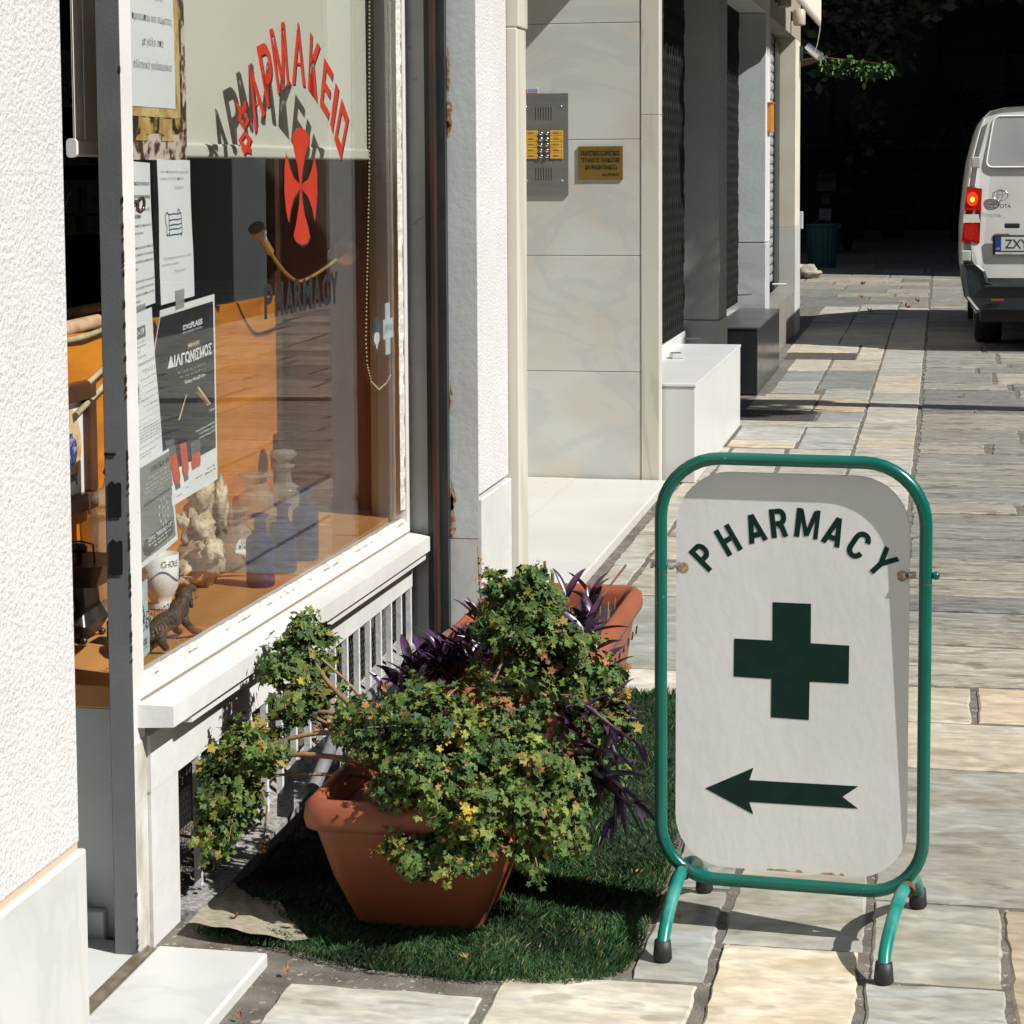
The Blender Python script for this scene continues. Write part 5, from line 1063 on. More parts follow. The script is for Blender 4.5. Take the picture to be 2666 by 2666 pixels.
# ================================================================ artificial turf
TF = MB(); tb = [(-1.435, 3.885), (-1.25, 3.84), (-1.08, 3.765), (-.86, 3.745), (-.66, 3.765), (-.60, 3.80), (-.560, 3.86), (-.553, 3.95), (-.556, 4.4), (-.55, 5.2), (-.55, 5.972), (-.9, 5.985), (-1.28, 5.93), (-1.435, 5.92)]
tcx, tcy = -1.0, 4.85
TF.prism([(x+(.022 if x < tcx else -.022), y+(.022 if y < tcy else -.022), -.008) for x, y in tb], (0, 0, .0095), 1)
def inside(x, y):
    c = False; j = len(tb)-1
    for i in range(len(tb)):
        xi, yi = tb[i]; xj, yj = tb[j]
        if (yi > y) != (yj > y) and x < (xj-xi)*(y-yi)/(yj-yi)+xi: c = not c
        j = i
    return c
tg = random.Random(2); vs, fs, cs = [], [], []
N = 78000
for i in range(N):
    x, y = tg.uniform(-1.44, -.54), tg.uniform(3.74, 5.99) if i % 3 else tg.uniform(3.74, 4.5)
    if not inside(x, y): continue
    if x < -1.17 and y < 4.12 and (x+1.44)/.27+(y-3.88)/.24 < 1 and y > 3.90: continue
    a = tg.uniform(0, 6.283); L = tg.uniform(.010, .022); w = tg.uniform(.0008, .0015); le = tg.uniform(.2, .9)*L; b = 6.283*mnoise.noise(Vector((x*5, y*5, 4)))+tg.gauss(0, 1.1); L *= .72+.5*abs(mnoise.noise(Vector((x*6, y*6, 9))))*2
    dx, dy = math.cos(a)*w, math.sin(a)*w; o = len(vs)
    vs += [(x-dx, y-dy, .0015), (x+dx, y+dy, .0015), (x+math.cos(b)*le*.4+dx*.6, y+math.sin(b)*le*.4+dy*.6, L*.62), (x+math.cos(b)*le, y+math.sin(b)*le, L)]
    fs += [(o, o+1, o+2), (o, o+2, o+3)]; k = tg.random()
    c = (.022, .075, .022) if k < .55 else ((.035, .11, .03) if k < .88 else (.16, .17, .05)); pn_ = mnoise.noise(Vector((x*7, y*7, 0))); m_ = tg.uniform(.6, 1.2)*(.85+.7*pn_); c = tuple(v*m_ for v in c) if k < .985 else (.24, .22, .16); cs += [c, c]
TF.v += []; o = len(TF.v); TF.v += vs; TF.f += [[o+i for i in f] for f in fs]; TF.m += [0]*len(fs); TF.c += cs; TF.sm += [False]*len(fs)
t_ = TF.build('artificial_turf', [turf_m, turf_base_m]); tag(t_, 'dark green artificial turf mat under the planters, bare at one folded corner', 'turf', kind='stuff')
fl = MB(); nn = 18
vsl = []
for j in range(nn+1):
    for i in range(nn+1):
        u, v = i/nn, j/nn; x = -1.445+.25*u*(1-.5*v); y = 3.885+.27*v*(1-.25*u)-.04*math.sin(u*2.6)+.01*u; z = .010+.020*math.sin(math.pi*min(1, u+.12))*(1-v)**1.2*.7+.008*(1-u)+.002*math.sin(u*20+v*7)
        vsl.append((x, y, z))
fl.add(vsl, [(j*(nn+1)+i, j*(nn+1)+i+1, (j+1)*(nn+1)+i+1, (j+1)*(nn+1)+i) for j in range(nn) for i in range(nn)], smooth=True)
solo(fl, 'folded_turf_corner', turf_back, 'grey brown underside of the turf mat folded over at its corner', 'turf corner')

# ================================================================ planters
def planter(name_label, cx, y0, y1, hb, ht, zt, loc):
    t = thing('planter', name_label, 'planter', loc); cy = (y0+y1)/2; hy = (y1-y0)/2
    def lp(hx, dy, z, r_): return rrect(hx, hy-dy, r_, cx, cy, z, 6)
    ro = MB(); k = zt-.062
    ro.loft([lp(hb-.004, .110, .002, .03), lp(hb, .106, .008, .03), lp(hb+(ht-hb)*.5, .066, k*.5, .035), lp(ht-.018, .026, k-.012, .04), lp(ht-.018, .026, k, .04)], smooth=False)
    ro.build('body', terracotta, t)
    rm = MB(); rm.loft([lp(ht-.017, .025, k+.001, .04), lp(ht+.002, .004, k+.004, .05), lp(ht+.006, .0, k+.020, .055), lp(ht+.002, .004, k+.048, .05), lp(ht-.014, .020, zt, .04), lp(ht-.024, .030, zt-.002, .035), lp(ht-.032, .038, zt-.03, .03), lp(ht-.040, .046, zt-.12, .03)], smooth=True, cap0=False, cap1=False)
    rm.build('rim', terracotta, t)
    s_ = MB().loft([lp(ht-.036, .042, zt-.075, .03)]*1+[lp(ht-.036, .042, zt-.070, .03)]); s_.build('soil', soil, t)
    return t
planter('terracotta planter in front, its geranium spilling over the rim towards the shop wall', -1.006, 3.885, 4.86, .128, .206, .280, (-1.008, 4.4, 0))
P2 = planter('terracotta planter farther back with bare cut sticks and black soil at its far end', -1.04, 5.0, 5.98, .150, .212, .315, (-1.04, 5.5, 0))
b = MB()
for i in range(11):
    y = 5.04+.08*i; b.prism([(-.829, y, .20), (-.829, y+.012, .20), (-.826, y+.006, .223)], (-.004, 0, .0))
b.build('stamped_drops', soil, P2)
lm = MB(); n_ = 16; q = []
for j in range(n_+1):
    for i in range(n_+1):
        u, v = i/n_, j/n_; x, y = -1.19+.33*u, 5.50+.42*v; q.append((x, y, .262+.016*mnoise.noise(Vector((x*14, y*14, 0)))+.006*mnoise.noise(Vector((x*60, y*60, 3)))))
lm.add(q, [(j*(n_+1)+i, j*(n_+1)+i+1, (j+1)*(n_+1)+i+1, (j+1)*(n_+1)+i) for j in range(n_) for i in range(n_)], smooth=True)
lm.build('plastic_liner', mat('wet_black_plastic', (.010, .016, .017), .14, (.02, .03, .03), ns=30, bump=.6, bs=80), P2)
pr = MB(); pr.tube([(-1.26, 5.95, .25), (-1.30, 5.5, .245), (-1.335, 5.0, .24), (-1.36, 4.7, .22), (-1.37, 4.5, .12)], .016, 10)
solo(pr, 'grey_pipe', mat('grey_pvc', (.20, .20, .21), .5, (.14, .14, .15), ns=20), 'dull grey pipe running behind the planters along the shop wall', 'pipe')

# ---------------------------------------------------------------- plants
lg_ = random.Random(21)
OUT = []
for i in range(23):
    th = R(-152+304*i/22); lob = abs(math.cos(th*2.62)); r_ = .46+.44*lob**.9+.13*math.cos(th*15)-.08*(abs(th)/2.7)
    OUT.append((math.sin(th)*r_, math.cos(th)*r_+.15))
def rbasis(up, g, tilt=.7):
    n = Vector((g.gauss(0, tilt), g.gauss(0, tilt), 0))+Vector(up); n.normalize()
    a = Vector((g.uniform(-1, 1), g.uniform(-1, 1), g.uniform(-.6, .3))); t = (a-n*a.dot(n)).normalized(); return n, t, n.cross(t)
GC = [((.048, .098, .018), 30), ((.078, .125, .022), 26), ((.030, .068, .017), 26), ((.13, .16, .03), 10), ((.24, .20, .03), 3), ((.16, .14, .035), 3), ((.20, .095, .035), 2)]
def pick(g):
    r_ = g.uniform(0, sum(w for _, w in GC))
    for c, w in GC:
        r_ -= w
        if r_ <= 0: break
    k = g.uniform(.75, 1.25); return tuple(v*k for v in c)
def leaf(vs, fs, cs, p, n, t, s_, size, col, cup):
    o = len(vs); vs.append(tuple(p)); cnt = len(OUT)
    for a, b_ in OUT:
        q = p+t*(b_*size)+s_*(a*size)+n*(size*cup*(a*a+b_*b_)+size*.05*math.sin(a*17)); vs.append(tuple(q))
    for i in range(cnt-1): fs.append((o, o+1+i, o+2+i)); cs.append(col)
def foliage(blobs, g, size=(.0065, .0165), stems=None, parent=None, name='foliage', wallx=None):
    vs, fs, cs = [], [], []; tw = MB()
    for (cx, cy, cz, rx, ry, rz, n) in blobs:
        for k in range(max(4, n//9)):       # one shoot: leaves crowd its outer part, so shoots break the outline
            d = Vector((g.gauss(0, 1), g.gauss(0, 1)-.25, g.gauss(0, 1)+.15)).normalized(); f1 = g.uniform(.62, 1.12) if g.random() < .84 else g.uniform(1.15, 1.5)
            c0 = Vector((cx+d.x*rx*.25, cy+d.y*ry*.25, cz+d.z*rz*.25)); c1 = Vector((cx+d.x*rx*f1, cy+d.y*ry*f1, cz+d.z*rz*f1))
            if mnoise.noise(c1*17) < -.24: continue
            base = pick(g); m_ = c0.lerp(c1, .5)+Vector((g.gauss(0, .008), g.gauss(0, .008), .008))
            tw.tube([c0, m_, c1], [.0018, .0014, .0008], 4, caps=False)
            up = Vector((d.x*.7, d.y*.7-.25, .65+d.z*.3)); nl = g.randint(14, 22)
            for j in range(nl):
                t0 = 1-abs(g.gauss(0, .26)); t0 = max(.1, t0); p = (c0.lerp(m_, t0*2) if t0 < .5 else m_.lerp(c1, t0*2-1))+Vector((g.gauss(0, .0105), g.gauss(0, .0105), g.gauss(0, .0085)))
                if wallx and p.x < wallx: p.x = wallx+.004
                nn_, t, s_ = rbasis(up, g, .65); tip = max(0, t0-.75)*2.2; col = base if g.random() < .65 else pick(g)
                col = (col[0]*(1+tip*1.1), col[1]*(1+tip*.7), col[2]*(1+tip*.2)); leaf(vs, fs, cs, p, nn_, t, s_, g.uniform(*size)*(1-.35*tip), col, g.uniform(-.45, .25))
    b = MB(); b.v = vs; b.f = [list(f) for f in fs]; b.m = [0]*len(fs); b.c = cs; b.sm = [False]*len(fs)
    tw.build('twigs', twig, parent)
    return b.build(name, leaf_g, parent)
def stems(b, root, tips, g, r0=.0045):
    for tp in tips:
        a, c = Vector(root), Vector(tp); m1 = a.lerp(c, .35)+Vector((g.uniform(-.02, .02), g.uniform(-.02, .02), .03)); m2 = a.lerp(c, .7)+Vector((g.uniform(-.02, .02), g.uniform(-.02, .02), .015))
        b.tube([a, m1, m2, c], [r0, r0*.85, r0*.6, r0*.3], 6)
GP = thing('geranium', 'scented geranium with small lobed green leaves spilling over the front planter and along the wall', 'plant', (-1.05, 4.15, .22))
left = [(-1.425, 4.09, .235, .055, .09, .10, 700), (-1.375, 4.13, .315, .07, .09, .055, 420), (-1.345, 4.27, .445, .055, .07, .055, 330), (-1.335, 4.33, .508, .035, .05, .040, 170), (-1.30, 4.33, .455, .03, .05, .05, 150),
        (-1.26, 4.25, .385, .05, .07, .030, 150), (-1.44, 4.05, .165, .035, .06, .05, 170), (-1.32, 4.22, .395, .05, .06, .035, 170), (-1.17, 4.15, .375, .05, .07, .035, 210)]
main = [(-1.08, 4.06, .375, .095, .10, .055, 620), (-.98, 4.03, .395, .095, .10, .065, 720), (-.87, 4.03, .385, .095, .10, .07, 720), (-.79, 4.03, .31, .075, .10, .085, 620), (-.96, 3.91, .325, .085, .055, .06, 520),
        (-.87, 3.89, .265, .085, .055, .07, 560), (-.77, 3.93, .225, .080, .07, .075, 560), (-1.02, 3.90, .315, .05, .04, .04, 200), (-.985, 3.87, .185, .065, .035, .032, 260), (-.90, 3.87, .20, .06, .04, .04, 260), (-.73, 4.05, .245, .06, .09, .09, 380),
        (-1.02, 4.25, .39, .10, .12, .05, 420), (-.86, 4.25, .40, .10, .12, .06, 460)]
foliage(left+main, lg_, parent=GP, wallx=-1.478)
b = MB(); stems(b, (-1.03, 4.2, .22), [(-1.38, 4.12, .31), (-1.42, 4.10, .25), (-1.33, 4.3, .50), (-1.30, 4.2, .38), (-1.36, 4.2, .40), (-.90, 4.0, .38), (-.80, 4.0, .3), (-.98, 3.92, .34), (-1.15, 4.2, .38), (-.86, 3.9, .25)], lg_, .0055)
for k, (q0, q1, q2, q3) in enumerate((((-1.12, 4.12, .33), (-1.20, 4.13, .372), (-1.29, 4.14, .350), (-1.40, 4.10, .300)), ((-1.13, 4.16, .34), (-1.22, 4.19, .400), (-1.31, 4.22, .378), (-1.42, 4.14, .345)), ((-1.12, 4.10, .30), (-1.22, 4.09, .315), (-1.32, 4.10, .330), (-1.39, 4.10, .27)), ((-1.14, 4.16, .36), (-1.22, 4.20, .415), (-1.28, 4.25, .430), (-1.32, 4.30, .50)))):
    bz = [tuple((1-t)**3*Vector(q0)+3*(1-t)**2*t*Vector(q1)+3*(1-t)*t*t*Vector(q2)+t**3*Vector(q3)) for t in [i/10 for i in range(11)]]
    b.tube(bz, [.0068-.0003*i for i in range(11)], 7)
b.tube([(-1.36, 4.10, .235), (-1.345, 4.09, .20), (-1.35, 4.09, .16), (-1.352, 4.085, .135)], .0022, 5); b.build('stems', twig, GP)
b = MB(); 
for i in range(26): b.ball((-1.352+lg_.gauss(0, .006), 4.085+lg_.gauss(0, .005), .108+lg_.uniform(0, .035)), lg_.uniform(.002, .0045), jit=.9)
for i in range(55):
    c = Vector((-1.25+lg_.gauss(0, .05), 4.30+lg_.gauss(0, .05), .345+lg_.gauss(0, .02))); nn_, t, s_ = rbasis((0, -.5, .6), lg_, .8); vv, ff, cc = [], [], []; leaf(vv, ff, cc, c, nn_, t, s_, lg_.uniform(.008, .014), None, 1.2); b.add(vv, ff)
for i in range(55):
    bl_ = lg_.choice(main); c = Vector((bl_[0]+lg_.uniform(-1, 1)*bl_[3], bl_[1]-bl_[4]*lg_.uniform(.5, 1), bl_[2]+lg_.uniform(-1, 1)*bl_[5])); nn_, t, s_ = rbasis((0, -.8, .5), lg_, .8); vv, ff, cc = [], [], []; leaf(vv, ff, cc, c, nn_, t, s_, lg_.uniform(.004, .008), None, 1.5); b.add(vv, ff)
b.build('dried_leaves', dry, GP)
GU = thing('geranium', 'upright leafy geranium growing between the two planters, bare stem ends showing above it', 'plant', (-.89, 4.62, .22))
foliage([(-.885, 4.55, .545, .075, .08, .05, 430), (-.93, 4.52, .50, .07, .08, .05, 360), (-.85, 4.52, .485, .08, .09, .06, 480), (-.80, 4.55, .45, .07, .08, .06, 380), (-.90, 4.55, .43, .09, .09, .06, 330), (-.885, 4.56, .60, .035, .05, .025, 130), (-.945, 4.56, .565, .045, .05, .03, 170),
         (-.72, 4.55, .375, .055, .08, .045, 300), (-.68, 4.42, .315, .045, .07, .05, 270), (-.76, 4.5, .33, .06, .09, .06, 260), (-.70, 4.32, .235, .05, .07, .05, 260), (-.79, 4.5, .40, .06, .08, .05, 200)], lg_, parent=GU)
b = MB(); stems(b, (-.90, 4.62, .24), [(-.885, 4.55, .56), (-.93, 4.52, .52), (-.83, 4.52, .47), (-.72, 4.5, .35), (-.70, 4.4, .28)], lg_, .006); stems(b, (-.96, 4.45, .30), [(-.93, 4.47, .47)], lg_, .006); b.build('stems', twig, GU)
# purple trailing plant
def lance(vs, fs, p, d, L, w, g, droop=.25):
    d = Vector(d).normalized(); s_ = d.cross(Vector((0, 0, 1)));
    if s_.length < .1: s_ = Vector((1, 0, 0))
    s_.normalize(); s_ = (s_+Vector((g.gauss(0, .3), g.gauss(0, .3), g.gauss(0, .3)))).normalized(); n = s_.cross(d); o = len(vs); K = 7
    for i in range(K+1):
        t = i/K; c = Vector(p)+d*L*t+Vector((0, 0, -droop*L*t*t)); ww = w*math.sin(math.pi*min(1, .12+t*.88))**.75*(1-t*.25)
        if i == K: ww = .0003
        vs += [tuple(c-s_*ww+n*ww*.7), tuple(c), tuple(c+s_*ww+n*ww*.7)]
    for i in range(K):
        a = o+3*i; fs += [(a, a+1, a+4, a+3), (a+1, a+2, a+5, a+4)]
PPL = [(.060, .026, .075), (.045, .022, .055), (.085, .045, .095), (.03, .02, .04)]
def purple(label, spots, trails, loc):
    t = thing('purple_plant', label, 'plant', loc); g = lg_; b = MB(); st_ = MB()
    for (cx, cy, cz, rx, ry, rz, n, up) in spots:
        for k in range(n):
            p = (cx+g.uniform(-rx, rx), cy+g.uniform(-ry, ry), cz+g.uniform(-rz, rz)); nl = g.randint(3, 5)
            for j in range(nl):
                a = g.uniform(0, 6.283); vs, fs = [], []; lance(vs, fs, p, (math.cos(a)*.7, math.sin(a)*.7, up+g.uniform(-.3, .5)), g.uniform(.055, .120), g.uniform(.007, .0135), g); b.add(vs, fs, 0, None, True)
    for pts in trails:
        st_.tube(pts, .0035, 6)
        for i in range(1, len(pts)):
            for j in range(3):
                d = (Vector(pts[i])-Vector(pts[i-1])).normalized(); vs, fs = [], []; lance(vs, fs, pts[i], d*1.1+Vector((g.gauss(0, .6), g.gauss(0, .6), g.gauss(0, .5))), g.uniform(.045, .085), g.uniform(.006, .009), g, .4); b.add(vs, fs, 0, None, True)
    b.build('leaves', leaf_p, t)
    if trails: st_.build('stems', mat('mauve_stem', (.22, .16, .17), .6, (.10, .05, .10), ns=30), t)
purple('clump of upright purple lance leaves against the vent bars behind the front geranium', [(-1.15, 4.78, .33, .08, .10, .03, 26, .9), (-1.08, 4.74, .36, .05, .08, .04, 18, 1.0), (-1.20, 4.70, .31, .04, .08, .03, 10, .8), (-1.03, 4.78, .34, .05, .08, .03, 12, .8), (-1.10, 5.1, .38, .06, .1, .03, 8, 1.1)], [], (-1.12, 4.75, .3))
purple('straggling purple stems and leaves hanging over the turf beside the pavement sign', [(-.76, 4.62, .42, .05, .06, .06, 9, .5), (-.72, 4.45, .33, .05, .05, .05, 8, .2), (-.80, 4.7, .47, .05, .05, .04, 6, .9), (-.70, 4.25, .28, .03, .04, .05, 7, .0), (-.86, 5.0, .44, .05, .05, .03, 4, .9)],
       [[(-.75, 4.5, .35), (-.69, 4.38, .33), (-.65, 4.28, .29), (-.635, 4.22, .24), (-.64, 4.18, .19)], [(-.72, 4.35, .30), (-.67, 4.25, .26), (-.63, 4.18, .235), (-.59, 4.14, .235)], [(-.73, 4.4, .36), (-.66, 4.3, .345), (-.61, 4.24, .335)]], (-.72, 4.4, .25))
# bare sticks in the far planter
b = MB()
for p0, p1, r_ in (((-1.0, 5.3, .27), (-.985, 5.28, .505), .005), ((-.955, 5.3, .27), (-.93, 5.25, .455), .006), ((-.98, 5.3, .29), (-.965, 5.28, .475), .006), ((-.94, 5.4, .30), (-.80, 5.45, .47), .0035), ((-1.05, 5.35, .27), (-1.06, 5.30, .47), .004), ((-1.12, 5.2, .27), (-1.13, 5.15, .43), .003)):
    b.tube([p0, Vector(p0).lerp(Vector(p1), .5)+Vector((.006, 0, 0)), p1], [r_, r_*.9, r_*.8], 6)
for x, y, h in ((-.90, 5.62, .07), (-.87, 5.58, .05), (-.95, 5.66, .05), (-.88, 5.75, .05), (-1.0, 5.7, .03), (-.86, 5.5, .09)): b.tube([(x, y, .255), (x+.004, y, .27+h)], .0022, 5)
solo(b, 'cut_stems', twig, 'bare cut brown stems standing in the far planter', 'stems', kind='stuff')
SDP = thing('dried_flower_stalk', 'dried flower stalk rising in front of the plaster pillar', 'plant', (-1.08, 4.95, .3))
MB().tube([(-1.08, 4.95, .30), (-1.078, 4.95, .42), (-1.085, 4.95, .52), (-1.088, 4.95, .60)], [.0022, .002, .0015, .0008], 5).build('stalk', twig, SDP)
b = MB()
for i in range(34):
    z = .44+.13*lg_.random(); c = Vector((-1.075+lg_.gauss(0, .008), 4.95+lg_.gauss(0, .008), z)); nn_, t, s_ = rbasis((0, -.6, .5), lg_, .9); vv, ff, cc = [], [], []; leaf(vv, ff, cc, c, nn_, t, s_, lg_.uniform(.004, .008), None, 1.6); b.add(vv, ff)
b.build('dried_flowers', dry, SDP)
# fallen leaves, each one lifted by its own little curl
dg_ = random.Random(9)
FLV = [(-.50, 4.13, .016, 'dry leaf on the paving just off the turf edge beside the sign foot'), (-.62, 4.33, .018, 'upright dry leaf on the turf under the purple stems'), (-.86, 3.80, .012, 'tiny dry leaf near the front edge of the turf'),
 (-1.36, 3.925, .016, 'dry leaf lying on the folded turf corner'), (-1.19, 3.715, .012, 'dry leaf at the tip of the marble step'), (-1.205, 3.50, .010, 'dry leaf low in the gap beside the marble step'),
 (.20, 13.2, .022, 'dry leaf alone on the slate courses beyond the sign'), (-.25, 24., .05, 'dry leaf on the sunlit paving nearest the van bumper'), (-.7, 22.2, .06, 'large dry leaf at the edge of the van shadow'),
 (-.35, 22.9, .07, 'largest dry leaf beyond the van shadow'), (-1.0, 27.5, .055, 'ochre dry leaf near the dark yard'), (-.9, 24.6, .05, 'dry leaf between the large leaves and the cream pillar'), (.15, 14.2, .02, 'speck of dry leaf beside the long thin shadow')]
for i, (x, y, s_, lab_) in enumerate(FLV):
    vv, ff, cc = [], [], []; n0 = Vector((dg_.gauss(0, .35), dg_.gauss(0, .35), 1)).normalized(); a = Vector((dg_.uniform(-1, 1), dg_.uniform(-1, 1), 0)); t = (a-n0*a.dot(n0)).normalized()
    leaf(vv, ff, cc, Vector((x, y, .004+s_*.15+(.018 if y < 4.5 and x < -.56 and y > 3.78 else 0))), n0, t, n0.cross(t), s_*.8, None, 1.3); b = MB(); b.add(vv, ff)
    solo(b, 'fallen_leaf', dry, lab_, 'leaf', 'fallen leaves on turf and paving')

# ================================================================ van
def make_van(label):
    t = thing('van', label, 'van', (0, 0, 0))
    prof = [(.31, .84), (.45, .925), (.574, .948), (.704, .957), (.93, .957), (1.05, .950), (1.331, .925), (1.568, .895), (1.80, .838), (1.90, .800), (1.955, .745), (1.985, .62), (2.005, .3)]
    def sec(y, zs=1., ws=1., zmin=0., ztop=None):
        L_ = []
        for z, h in prof: L_.append((-h*ws, y, max(z*zs, zmin) if ztop is None else min(z, ztop)))
        for z, h in prof[::-1]: L_.append((h*ws, y, max(z*zs, zmin) if ztop is None else min(z, ztop)))
        return L_
    def lean(L_, k): return [(x, y+k*max(0, z-.9)**1.3, z) for x, y, z in L_]
    b = MB(); b.loft([lean(sec(.02, ws=.965), .10), lean(sec(.0, ws=.985), .10), lean(sec(.035), .085), lean(sec(.25), .03), sec(1.5), sec(3.0), lean(sec(3.6, zs=.99), -.1), [(x*.985, y+.55 if z < 1.1 else y+.55-(z-1.1)*1.3, z) for x, y, z in sec(3.7, zs=.98)], sec(4.75, zs=.56, ws=.96, zmin=.3)], smooth=False)
    b.build('body', van_white, t)
    FY = lambda z: -.002+.10*max(0, z-.9)**1.3      # rear face
    def face(pts, d, thick=None):
        return [(x, FY(z)-d, z) for x, z in pts]
    def rr(x0, x1, z0, z1, r_, slope=0., n=5):
        P_ = []
        for sx, sz, a0 in ((1, 1, 0), (-1, 1, 90), (-1, -1, 180), (1, -1, 270)):
            for k in range(n+1):
                a = R(a0+90*k/n); x = (x1-r_ if sx > 0 else x0+r_)+r_*math.cos(a); z = (z1-r_ if sz > 0 else z0+r_)+r_*math.sin(a); P_.append((x+slope*(z-z0)*(1 if x < (x0+x1)/2 else 0), z))
        return P_
    for s in (-1, 1):
        D = MB(); P_ = [(s*.010, .60), (s*.800, .60), (s*.875, .75), (s*.885, .93), (s*.86, 1.331), (s*.825, 1.60), (s*.755, 1.88), (s*.70, 1.925), (s*.010, 1.955)]
        D.prism(face(P_, .004), (0, -.008, 0)); dr = D.build('rear_door', van_white, t)
        q = rr(-.775, -.10, 1.50, 1.915, .055, .155) if s < 0 else [(-x, z) for x, z in rr(-.775, -.10, 1.50, 1.915, .055, .155)]
        MB().prism(face(q, .0125), (0, -.003, 0)).build('blank_window', van_panel, dr)
        o = [Vector(p) for p in face(q, .0165)]; MB().tube([tuple(p) for p in o], .0065, 6, closed=True).build('window_seal', seal_white, dr)
        x0 = .930 if s > 0 else -.955
        for (z0, z1, m_, nm) in ((1.150, 1.335, lamp_lit, 'tail_lamp'), (1.050, 1.118, lamp_clear, 'reversing_lamp'), (.892, 1.043, lamp_red, 'tail_lamp')):
            h = lambda z: .957-.085*max(0, z-.93)
            pts = [(s*(h(z0)+.002), z0), (s*(h(z1)+.0), z1), (s*(h(z1)-.07), z1+(.004 if z1 > 1.3 else 0)), (s*(h(z1)-.115), z1-(.03 if z1 > 1.3 else .0)), (s*(h(z0)-.135), z0)]
            lb = MB(); lb.prism([(x, -.02+FY(z), z) for x, z in pts], (0, .12, 0)); lo = lb.build(nm, lamp_red if m_ is lamp_lit else m_, t)
            if m_ is not lamp_clear:
                w_in = MB(); xc = s*(h(z0)-.062); w_in.prism([(xc+.045*math.cos(R(a)), -.0205+FY(z0), (z0+z1)/2+.058*math.sin(R(a))) for a in range(0, 360, 20)], (0, -.003, 0)); w_in.build('reflector_bowl', m_ if m_ is lamp_lit else mat('deep_red_bowl', (.55, .03, .01), .12, (.35, .01, .005), ns=70), lo)
                if m_ is lamp_lit: MB().prism([(xc+.018*math.cos(R(a)), -.0238+FY(z0), (z0+z1)/2-.004+.022*math.sin(R(a))) for a in range(0, 360, 30)], (0, -.001, 0)).build('bulb', mat('glowing_bulb', (.9, .3, .05), .3, emit=(1., .30, .05, 3.)), lo)
        MB().prism([(s*.94, -.012, .885), (s*.918, .03, 1.345), (s*.80, .022, 1.325), (s*.815, -.012, .885)], (0, .10, 0)).build('lamp_housing', mat('dark_red_housing', (.14, .008, .006), .25), t)
        for z0, z1, xx in ((1.495, 1.585, .875), (.735, .825, .945)): MB().box(min(s*(xx-.06), s*(xx+.015)), max(s*(xx-.06), s*(xx+.015)), FY(z0)-.045, .03, z0, z1, b=.010).build('hinge', mat('hinge_grey', (.42, .43, .41), .45), t)
        MB().lathe([(.14, -.115), (.30, -.115), (.33, -.10), (.34, -.05), (.34, .05), (.33, .10), (.30, .115), (.14, .115)], (s*.72, .98, .335), 32, axis='X').build('tyre', rubber, t)
        MB().lathe([(.14, -.116), (.34, -.115), (.335, .1), (.2, .11)], (s*.74, 4.0, .335), 28, axis='X').build('tyre', rubber, t)
        MB().lathe([(.001, -.06), (.18, -.05), (.205, -.10)], (s*.74, .98, .335), 24, axis='X').build('rim', mat('steel_rim', (.3, .3, .3), .4, metal=.6), t)
    bu = MB(); L0 = [(-.845, .345), (-.93, .45), (-.958, .60), (-.955, .708), (-.86, .712), (-.80, .66), (-.775, .57), (-.70, .545), (.70, .545), (.775, .57), (.80, .66), (.86, .712), (.955, .708), (.958, .60), (.93, .45), (.845, .345)]
    bu.loft([[(x*.96, -.105, z*1.0) for x, z in L0], [(x*.985, -.118, z) for x, z in L0], [(x*1.004, -.06, z) for x, z in L0], [(x*1.006, .25, z) for x, z in L0]]); bu.build('bumper', van_black, t)
    MB().box(-.78, .78, -.135, -.10, .525, .548, b=.01).build('bumper_step', van_black, t)
    for s in (-1, 1): MB().box(min(s*.62, s*.72), max(s*.62, s*.72), -.124, -.117, .42, .436).build('reflector', amber, t)
    MB().box(-.80, .80, .0, 4.4, .24, .36).build('underbody', black, t)
    MB().box(-.62, -.50, -.026, -.010, 1.005, 1.045, b=.008).build('door_handle', black, t)
    em = MB(); X0, Z0 = -.657, 1.272; yo = FY(1.27)-.0165
    def ell(a, c, dx=0, dz=0, n=28): return [(X0+dx+a*math.cos(2*math.pi*i/n), yo, Z0+dz+c*math.sin(2*math.pi*i/n)) for i in range(n)]
    em.tube(ell(.060, .043), .0052, 6, closed=True); em.tube(ell(.020, .040), .0040, 6, closed=True); em.tube(ell(.044, .016, 0, .018), .0040, 6, closed=True); em.build('emblem', chrome, t)
    b = MB(); text_into(b, 'TOYOTA', lambda u, v: (X0+u, FY(1.18)-.0165, 1.168+v), .032, .175, 'C', bold=.012); b.build('badge_lettering', mat('dark_chrome', (.16, .18, .19), .25, metal=.8), t)
    pf = MB().box(-.712, -.176, -.030, -.012, .788, .950, b=.006).build('plate_frame', black, t)
    MB().box(-.690, -.190, -.0325, -.0302, .822, .935, b=.002).build('number_plate', plate_w, pf); MB().box(-.692, -.645, -.034, -.0326, .822, .935).build('plate_band', plate_blue, pf)
    b = MB(); text_into(b, 'ZXY', lambda u, v: (-.615+u, -.0334, .842+v), .072, .185, bold=.012); b.build('plate_lettering', ink, pf)
    b = MB(); text_into(b, 'GR', lambda u, v: (-.683+u, -.0345, .832+v), .016, .03); b.build('plate_country', plate_w, pf)
    MB().box(-.69, -.19, -.0315, -.0302, .793, .812).build('plate_strip', plate_w, pf); b = MB(); text_into(b, 'TOYOTA', lambda u, v: (-.63+u, -.0322, .797+v), .010, .075); b.build('strip_lettering', mat('sticker_red', (.6, .03, .03), .5), pf)
    MB().box(-.45, .45, .30, 3.2, 2.004, 2.022, b=.008).build('roof_rib', van_white, t)
    return t
VN = make_van('white panel van seen from behind at the right edge, its brake light glowing'); VN.location = (1.12, 17.80, 0); VN.scale = (1.005, 1, 1)


